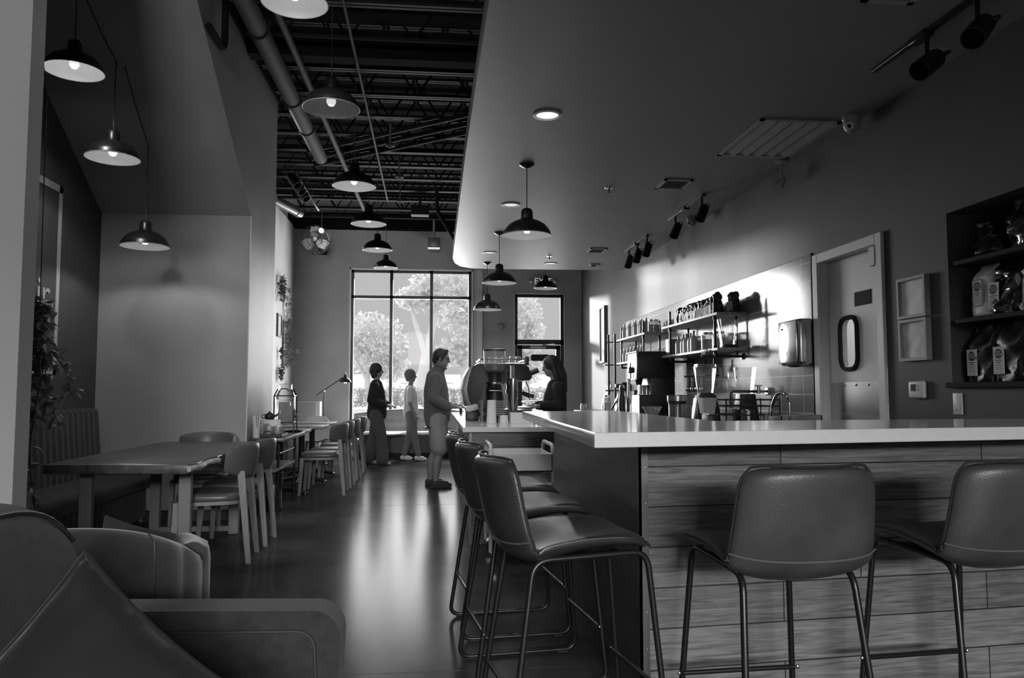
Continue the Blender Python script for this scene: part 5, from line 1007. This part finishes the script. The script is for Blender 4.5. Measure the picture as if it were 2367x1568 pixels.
for z in (.03, .10, .17, .22): b.tube(fillet([(-.2, -.24, z), (.24, -.24, z), (.24, .12, z), (-.2, .12, z)], .03, 3, True), .005, 6, True)
for x, y in ((-.2, -.24), (.02, -.24), (.24, -.24), (-.2, .12), (.24, .12)): b.cyl((x, y, 0), (x, y, .23), .006, seg=6)
for k in range(7): b.cyl((-.2+.07*k, -.24, .03), (-.2+.07*k, .12, .03), .003, seg=5)
ob('wire_frame', b, blackm, t)
for k in range(3): tag(ob('small_pot', B().lathe([(0, 0), (.05, 0), (.052, .10), (.056, .104), (.048, .104), (.045, .01), (0, .01)], (2.50+.01*k, 6.04+.115*k, ZK+.036), 22), (steel, blackp, steel)[k]), ('steel pot at the near end of the wire rack', 'black pot in the middle of the wire rack', 'steel pot at the far end of the wire rack')[k], 'pot', 'pots in the wire rack')
t = thing('pot_filler', 'wall mounted folding pot filler tap over the wire rack', 'faucet', (2.9, 6.52, 1.20)); ob('wall_flange', B().cyl((0, 0, 0), (-.03, 0, 0), .035), chrome, t); ob('arm', B().tube(fillet([(0, 0, 0), (-.10, 0, .0), (-.30, .12, .0), (-.30, .12, -.14)], .02, 4), .012, 8), chrome, t); ob('valve', B().cyl((-.10, 0, -.02), (-.10, 0, .05), .016).cyl((-.13, .01, .05), (-.07, -.01, .05), .006), chrome, t)
t = thing('sink', 'small tall steel dump sink by the kitchen door', 'sink', (2.66, 5.68, 0)); ob('basin', B().bx(-.12, .2, -.15, -.14, .60, 1.02).bx(-.12, .2, .16, .17, .6, 1.02).bx(-.12, -.11, -.15, .17, .6, 1.02).bx(.19, .2, -.15, .17, .6, 1.02).bx(-.12, .2, -.15, .17, .6, .62), steel, t, 0); ob('leg_panel', B().bx(-.1, .18, -.13, .15, 0, .6), greysteel, t, 0); ob('rim', B().tube([(-.115, -.145, 1.02), (.195, -.145, 1.02), (.195, .165, 1.02), (-.115, .165, 1.02)], .006, 6, True), chrome, t)
t = thing('gooseneck_faucet', 'chrome gooseneck tap standing before the steel dump sink', 'faucet', (2.50, 5.30, .90)); ob('spout', B().tube(fillet([(0, 0, .05), (0, 0, .27), (-.03, .12, .30), (-.05, .17, .2), (-.05, .17, .15)], .07, 7), .0115, 10), chrome, t); ob('body', B().lathe([(0, 0), (.035, 0), (.03, .03), (.02, .09), (0, .09)], seg=18), chrome, t); ob('lever', B().tube([(0, 0, .07), (.07, -.02, .095)], .007, 6), chrome, t); ob('aerator', B().cyl((-.05, .17, .12), (-.05, .17, .155), .015), chrome, t)
tag(ob('faucet_shelf', B().bx(2.36, 2.62, 5.18, 5.46, .0, .90, .004, 1), greysteel, None, 0), 'narrow grey cabinet end carrying the gooseneck tap', 'cabinet')
t = thing('towel_dispenser', 'stainless paper towel dispenser on the tiled wall', 'dispenser', (2.80, 5.86, 1.40)); ob('case', B().bx(-.03, .10, -.17, .17, 0, .36, .03, 4), steel, t, 50); ob('front_panel', B().bx(-.045, -.03, -.155, .155, .02, .35, .008), steel, t); ob('outlet', B().ball((.02, 0, .0), (.04, .1, .012), 16), rubber, t); ob('emblem', B().lathe([(0, 0), (.022, 0), (.022, .002), (0, .002)], (-.045, -.02, .09), 20, (0, R(-90), 0), (1, 1.4, 1)), greysteel, t); ob('lock', B().ball((-.046, .08, .29), .008, 10), brass, t)
tag(ob('hanging_wire_ornament', B().tube([(2.58, 7.33, 1.535), (2.58, 7.31, 1.60-.03), (2.58, 7.295, 1.585), (2.58, 7.28, 1.555), (2.58, 7.26, 1.555), (2.58, 7.235, 1.59), (2.58, 7.225, 1.55)], .005, 6).ball((2.58, 7.18, 1.588), (.01, .03, .013), 12), paper), 'small curly white wire letter and bloom under the near shelf edge', 'ornament')
t = thing('pos_tablet', 'flat tablet stand lying on the inner edge of the front bar top', 'tablet', (1.92, 3.85, .93)); ob('screen_panel', B().box((0, 0, .08), (.30, .20, .014), (R(14), 0, 0), .004), whitep, t); ob('stand', B().bx(-.1, .1, -.02, .06, -.0, .075, .004), blackp, t)
tag(ob('till_shelf', B().bx(1.5, 2.3, 3.72, 4.0, .0, .93, .003, 1), blackp, None, 0), 'dark low shelf behind the front bar carrying the tablet', 'shelf')
# ================================================================ people
def limb(b, pts, rads, seg=14):
    for p, q, r0, r1 in zip(pts, pts[1:], rads, rads[1:]): b.cap(p, q, r0, r1, seg)
def hand(b, w, d, up, curl=.6, s=1., left=1):
    """palm at wrist w pointing along d; up = back of hand; five fingers and a thumb"""
    d = V(d).normalized(); n = (V(up)-d*V(up).dot(d)).normalized(); sd = d.cross(n)*left; w = V(w)
    b.cap(w, w+d*.03*s, .026*s, .030*s)
    for k in range(4):
        o = sd*(.027-.018*k)*s; p0 = w+d*.02*s+o*.7; p1 = w+d*.085*s+o; b.cap(p0, p1, .014*s, .0115*s, 8)
        L = (.068, .078, .072, .056)[k]*s; a = 0; p = p1
        for j, f in enumerate((.42, .32, .26)):
            a += curl*(.45, .8, .5)[j]; q = p+(d*cos(a)-n*sin(a))*L*f; b.cap(p, q, (.0098-.0008*j)*s, (.009-.0008*j)*s, 8); p = q
    p0 = w+d*.025*s+sd*.022*s; p1 = p0+(d*.6+sd*.75-n*.3).normalized()*.04*s; p2 = p1+(d*.9+sd*.1-n*.35).normalized()*.03*s; p3 = p2+(d*.9-sd*.2-n*.4).normalized()*.022*s
    b.cap(p0, p1, .015*s, .012*s, 8); b.cap(p1, p2, .0115*s, .0105*s, 8); b.cap(p2, p3, .0105*s, .009*s, 8)
def head(b, c, q, s=1.):
    """c centre, q rotation; the face looks along local +x"""
    M = lambda x, y, z: V(c)+q@V((x*s, y*s, z*s))
    e = q.to_euler()
    b.ball(M(-.008, 0, .02), (.097*s, .076*s, .098*s), 22, e); b.ball(M(.022, 0, -.04), (.066*s, .058*s, .078*s), 20, e); b.cap(M(.055, 0, -.088), M(.04, 0, -.095), .026*s, .03*s)
    b.cap(M(.085, 0, .015), M(.104, 0, -.028), .009*s, .014*s, 8); b.ball(M(.094, 0, -.032), (.014*s, .017*s, .009*s), 10, e)
    b.cap(M(.078, -.018, -.062), M(.078, .018, -.062), .008*s, None, 8); b.cap(M(.078, -.015, -.072), M(.078, .015, -.072), .0085*s, None, 8)
    b.cap(M(.074, -.04, .03), M(.082, .0, .026), .013*s, .012*s, 8); b.cap(M(.074, .04, .03), M(.082, 0, .026), .013*s, .012*s, 8)
    for y in (-1, 1): b.ball(M(-.012, y*.078, -.01), (.02*s, .009*s, .033*s), 12, e); b.ball(M(.074, y*.032, .004), .0125*s, 10)
    return M
Q0 = Quaternion()
def person(label, loc, rz): return thing('person', label, 'person', loc, rz)
# ---- the customer at the counter, facing +x
p = person('man in a dark fleece and shorts standing at the counter, reaching forward', (.05, 9.95, 0), 0)
hq = Euler((0, R(8), 0)).to_quaternion(); b = B(); HC = V((.045, 0, 1.615))
M = head(b, HC, hq)
limb(b, [(-.015, 0, 1.42), (.01, 0, 1.50), (.03, 0, 1.56)], [.062, .058, .056])
limb(b, [(-.01, 0, .92), (-.015, 0, 1.08), (-.02, 0, 1.25), (-.02, 0, 1.38)], [.145, .135, .135, .11]); b.cap((-.02, -.15, 1.36), (-.02, .15, 1.36), .075)
LEGS = {}
for s, (hx, kx, ax) in ((-1, (0, .03, .0)), (1, (0, .01, -.07))):
    limb(b, [(hx, s*.09, .90), (kx, s*.10, .49), (ax-.01, s*.105, .30), (ax-.02, s*.11, .09)], [.088, .058, .058, .036]); b.cap((ax-.03, s*.11, .045), (ax+.13, s*.125, .035), .036, .03)
SR = [(-.02, -.19, 1.37), (-.05, -.25, 1.10), (.17, -.24, 1.01)]; SLf = [(-.02, .19, 1.37), (-.05, .25, 1.10), (.18, .20, 1.02)]
for a in (SR, SLf): limb(b, a, [.058, .046, .031])
hand(b, (.19, -.238, 1.012), (1, .05, -.03), (0, 0, 1), .35, 1, 1); hand(b, (.20, .196, 1.022), (1, -.05, 0), (0, 0, 1), .5, 1, -1)
ob('body', remesh(b, 'body', .0075, 3), skin, p, 180)
b = B(); limb(b, [(-.01, 0, .90), (-.015, 0, 1.02), (-.025, 0, 1.22), (-.03, 0, 1.37)], [.172, .165, .158, .125]); b.cap((-.03, -.155, 1.355), (-.03, .155, 1.355), .09)
limb(b, [(-.03, -.185, 1.36), (-.06, -.262, 1.11), (.12, -.248, 1.005)], [.083, .072, .058]); limb(b, [(-.03, .185, 1.36), (-.06, .262, 1.11), (.13, .21, 1.015)], [.083, .072, .058])
b.cap((-.012, 0, 1.43), (.018, 0, 1.50), .084, .080); b.cap((-.015, -.03, .84), (-.015, .03, .84), .152)
ob('fleece_pullover', remesh(b, 'fleece', .011, 3), fleece, p, 180); ob('collar', B().tube([(.022+.078*cos(2*pi*i/24), .074*sin(2*pi*i/24), 1.515-.028*cos(2*pi*i/24)) for i in range(24)], .014, 8, True), fleece, p); ob('hem', B().tube([(-.012+.148*cos(2*pi*i/24), .178*sin(2*pi*i/24), .745+.0) for i in range(24)], .010, 8, True), blackp, p)
b = B()
for s, kx in ((-1, .025), (1, .01)): limb(b, [(0, s*.085, .84), (kx*.8, s*.10, .60), (kx, s*.105, .50)], [.122, .118, .114])
b.cap((0, -.06, .80), (0, .06, .80), .13); ob('shorts', remesh(b, 'shorts', .011, 2), shortm, p, 180)
for s, ax in ((-1, .0), (1, -.07)):
    sh = ob('loafer', remesh(B().cap((ax-.04, s*.11, .05), (ax+.10, s*.12, .045), .048, .045).cap((ax+.06, s*.12, .035), (ax+.15, s*.128, .03), .044, .034).box((ax+.045, s*.118, .012), (.26, .085, .02)), 'loafer', .008, 2), shoem, p, 180); ob('sole', B().box((ax+.045, s*.118, .007), (.262, .088, .014), (0, 0, s*R(3)), .006), rubber, sh)
b = B(); e = hq.to_euler(); b.ball(M(-.022, 0, .035), (.101, .083, .098), 24, e); b.cap(M(-.075, 0, -.03), M(-.07, 0, -.05), .05, .04); b.cap(M(.045, -.035, .098), M(.045, .035, .098), .028); b.cap(M(.0, -.076, .01), M(.0, -.076, -.02), .016); b.cap(M(.0, .076, .01), M(.0, .076, -.02), .016)
ob('hair', remesh(b, 'hair', .008, 2), hairm, p, 180)
g = B()
for y in (-1, 1): g.ball(M(.091, y*.034, .008), (.006, .029, .019), 14, e); g.tube([M(.088, y*.062, .016), M(.04, y*.082, .016), M(-.02, y*.084, .008)], .0035, 6)
g.tube([M(.094, -.02, .014), M(.098, 0, .018), M(.094, .02, .014)], .003, 6); ob('sunglasses', g, blackp, p)
# ---- a woman walking, holding something at her waist
p = person('woman in a dark cardigan and wide trousers walking, hands held at her waist', (-.93, 13.0, 0), R(-8)); b = B(); hq = Euler((0, R(4), 0)).to_quaternion(); M = head(b, (.0, 0, 1.545), hq, .95)
limb(b, [(-.01, 0, 1.36), (0, 0, 1.43), (0, 0, 1.48)], [.05, .046, .045]); limb(b, [(0, 0, .87), (.01, 0, 1.03), (0, 0, 1.18), (-.01, 0, 1.31)], [.135, .11, .12, .09]); b.cap((-.01, -.125, 1.30), (-.01, .125, 1.30), .06)
ST = ((-1, .10, .12), (1, -.06, -.16))
for s, kx, ax in ST: limb(b, [(0, s*.08, .85), (kx, s*.085, .46), (ax, s*.09, .08)], [.085, .055, .036]); b.cap((ax-.02, s*.09, .04), (ax+.12, s*.10, .03), .034, .028)
for s in (-1, 1): limb(b, [(-.01, s*.165, 1.30), (-.04, s*.20, 1.05), (.17, s*.10, .97)], [.05, .042, .028]); hand(b, (.185, s*.095, .965), (1, -s*.3, -.05), (0, 0, 1), .7, .92, -s)
ob('body', remesh(b, 'body', .009, 3), skin, p, 180)
b = B(); limb(b, [(.0, 0, .84), (.005, 0, 1.0), (-.005, 0, 1.18), (-.015, 0, 1.30)], [.165, .148, .135, .105]); b.cap((-.015, -.13, 1.295), (-.015, .13, 1.295), .075)
for s in (-1, 1): limb(b, [(-.015, s*.165, 1.295), (-.05, s*.212, 1.05), (.13, s*.125, .985)], [.072, .07, .062])
ob('cardigan', remesh(b, 'cardigan', .011, 4), knitd, p, 180)
b = B()
for s, kx, ax in ST: limb(b, [(0, s*.08, .82), (kx, s*.088, .46), (ax, s*.095, .10)], [.115, .090, .108])
b.cap((0, -.05, .80), (0, .05, .80), .125); ob('trousers', remesh(b, 'trousers', .011, 3), jeans, p, 180)
for s, kx, ax in ST: ob('sandal', B().box((ax+.045, s*.095, .012), (.235, .085, .022), None, .01).tube([(ax+.07, s*.095-.045, .02), (ax+.07, s*.095, .068), (ax+.07, s*.095+.045, .02)], .012, 8), shoem, p)
b = B(); e = hq.to_euler(); b.ball(M(-.022, 0, .03), (.108, .094, .105), 24, e); b.cap(M(-.06, 0, -.02), M(-.05, 0, -.10), .08, .05)
for y in (-1, 1): b.cap(M(-.01, y*.075, .02), M(-.005, y*.07, -.10), .03, .02)
ob('hair', remesh(b, 'hair', .009, 2), hairm, p, 180); tag(p, None)
# ---- a pale figure further back
p = person('faint pale figure in light clothes passing in front of the tufted banquette', (-.40, 13.72, 0), R(6)); b = B(); hq = Q0; M = head(b, (.0, 0, 1.47), hq, .9)
limb(b, [(-.01, 0, 1.29), (0, 0, 1.36), (0, 0, 1.41)], [.047, .043, .042]); limb(b, [(0, 0, .83), (.005, 0, .98), (0, 0, 1.12), (-.01, 0, 1.24)], [.12, .10, .108, .085]); b.cap((-.01, -.11, 1.235), (-.01, .11, 1.235), .055)
ST = ((-1, .05, .13), (1, .0, -.1))
for s, kx, ax in ST: limb(b, [(0, s*.07, .81), (kx, s*.075, .44), (ax, s*.08, .08)], [.078, .05, .034]); b.cap((ax-.02, s*.08, .04), (ax+.11, s*.09, .03), .033, .027)
for s in (-1, 1): limb(b, [(-.01, s*.15, 1.235), (-.03, s*.18, 1.0), (.05, s*.17, .80)], [.045, .038, .026]); hand(b, (.055, s*.17, .785), (.15, 0, -1), (0, s, 0), .5, .88, s)
ob('body', remesh(b, 'body', .009, 3), skin, p, 180)
b = B(); limb(b, [(.0, 0, .85), (.0, 0, 1.0), (-.005, 0, 1.12), (-.012, 0, 1.23)], [.135, .122, .122, .095]); b.cap((-.012, -.115, 1.23), (-.012, .115, 1.23), .066)
for s in (-1, 1): limb(b, [(-.012, s*.15, 1.23), (-.03, s*.182, 1.05)], [.062, .056])
ob('shirt', remesh(b, 'shirt', .011, 4), clothl, p, 180)
b = B()
for s, kx, ax in ST: limb(b, [(0, s*.07, .80), (kx, s*.077, .44), (ax, s*.082, .12)], [.098, .068, .052])
b.cap((0, -.045, .78), (0, .045, .78), .11); ob('trousers', remesh(b, 'trousers', .01, 3), skirtg, p, 180)
for s, kx, ax in ST: ob('sneaker', remesh(B().cap((ax-.03, s*.082, .05), (ax+.07, s*.088, .045), .042, .038).cap((ax+.04, s*.086, .032), (ax+.12, s*.092, .03), .036, .03), 'sneaker', .008, 2), clothl, p, 180)
b = B(); b.ball(M(-.02, 0, .03), (.104, .088, .10), 24); b.cap(M(-.06, 0, -.01), M(-.06, 0, -.07), .06, .04); ob('hair', remesh(b, 'hair', .009, 2), skirtg, p, 180)
# ---- the barista behind the machine, long dark hair
p = person('barista in black with long dark hair working behind the espresso machine', (1.40, 9.0, 0), R(184)); b = B(); hq = Euler((0, R(10), 0)).to_quaternion(); M = head(b, (.05, 0, 1.49), hq, .94)
limb(b, [(-.01, 0, 1.30), (.01, 0, 1.38), (.03, 0, 1.43)], [.05, .046, .045]); limb(b, [(0, 0, .86), (0, 0, 1.0), (0, 0, 1.13), (-.01, 0, 1.25)], [.13, .11, .118, .09]); b.cap((-.01, -.12, 1.245), (-.01, .12, 1.245), .06)
for s in (-1, 1): limb(b, [(0, s*.08, .84), (0, s*.085, .45), (0, s*.09, .08)], [.085, .055, .036]); b.cap((-.02, s*.09, .04), (.12, s*.10, .03), .034, .028)
for s in (-1, 1): limb(b, [(-.01, s*.16, 1.245), (.0, s*.20, 1.02), (.20, s*.15, 1.03)], [.05, .042, .028]); hand(b, (.215, s*.148, 1.03), (1, -s*.15, 0), (0, 0, 1), .6, .92, -s)
ob('body', remesh(b, 'body', .009, 3), skin, p, 180)
b = B(); limb(b, [(0, 0, .80), (0, 0, 1.0), (-.005, 0, 1.13), (-.015, 0, 1.245)], [.16, .14, .138, .108]); b.cap((-.015, -.125, 1.245), (-.015, .125, 1.245), .076)
for s in (-1, 1): limb(b, [(-.015, s*.16, 1.245), (-.01, s*.21, 1.03), (.16, s*.165, 1.035)], [.072, .064, .055])
ob('black_top', remesh(b, 'black_top', .011, 3), apron, p, 180); b = B()
for s in (-1, 1): limb(b, [(0, s*.08, .82), (0, s*.087, .45), (0, s*.09, .10)], [.105, .075, .06])
b.cap((0, -.05, .80), (0, .05, .80), .12); ob('trousers', remesh(b, 'trousers', .011, 3), apron, p, 180)
for s in (-1, 1): ob('shoe', remesh(B().cap((-.03, s*.09, .05), (.07, s*.095, .045), .046, .042).cap((.04, s*.095, .034), (.13, s*.10, .03), .04, .032), 'shoe', .008, 2), blackp, p, 180)
b = B(); e = hq.to_euler(); b.ball(M(-.022, 0, .032), (.106, .09, .104), 24, e)
limb(b, [M(-.07, 0, .0), M(-.10, 0, -.15), M(-.11, 0, -.32)], [.085, .085, .05])
for y in (-1, 1): limb(b, [M(-.015, y*.072, .03), M(-.03, y*.085, -.12), M(-.04, y*.08, -.26)], [.032, .036, .022])
ob('hair', remesh(b, 'hair', .009, 2), hairm, p, 180)
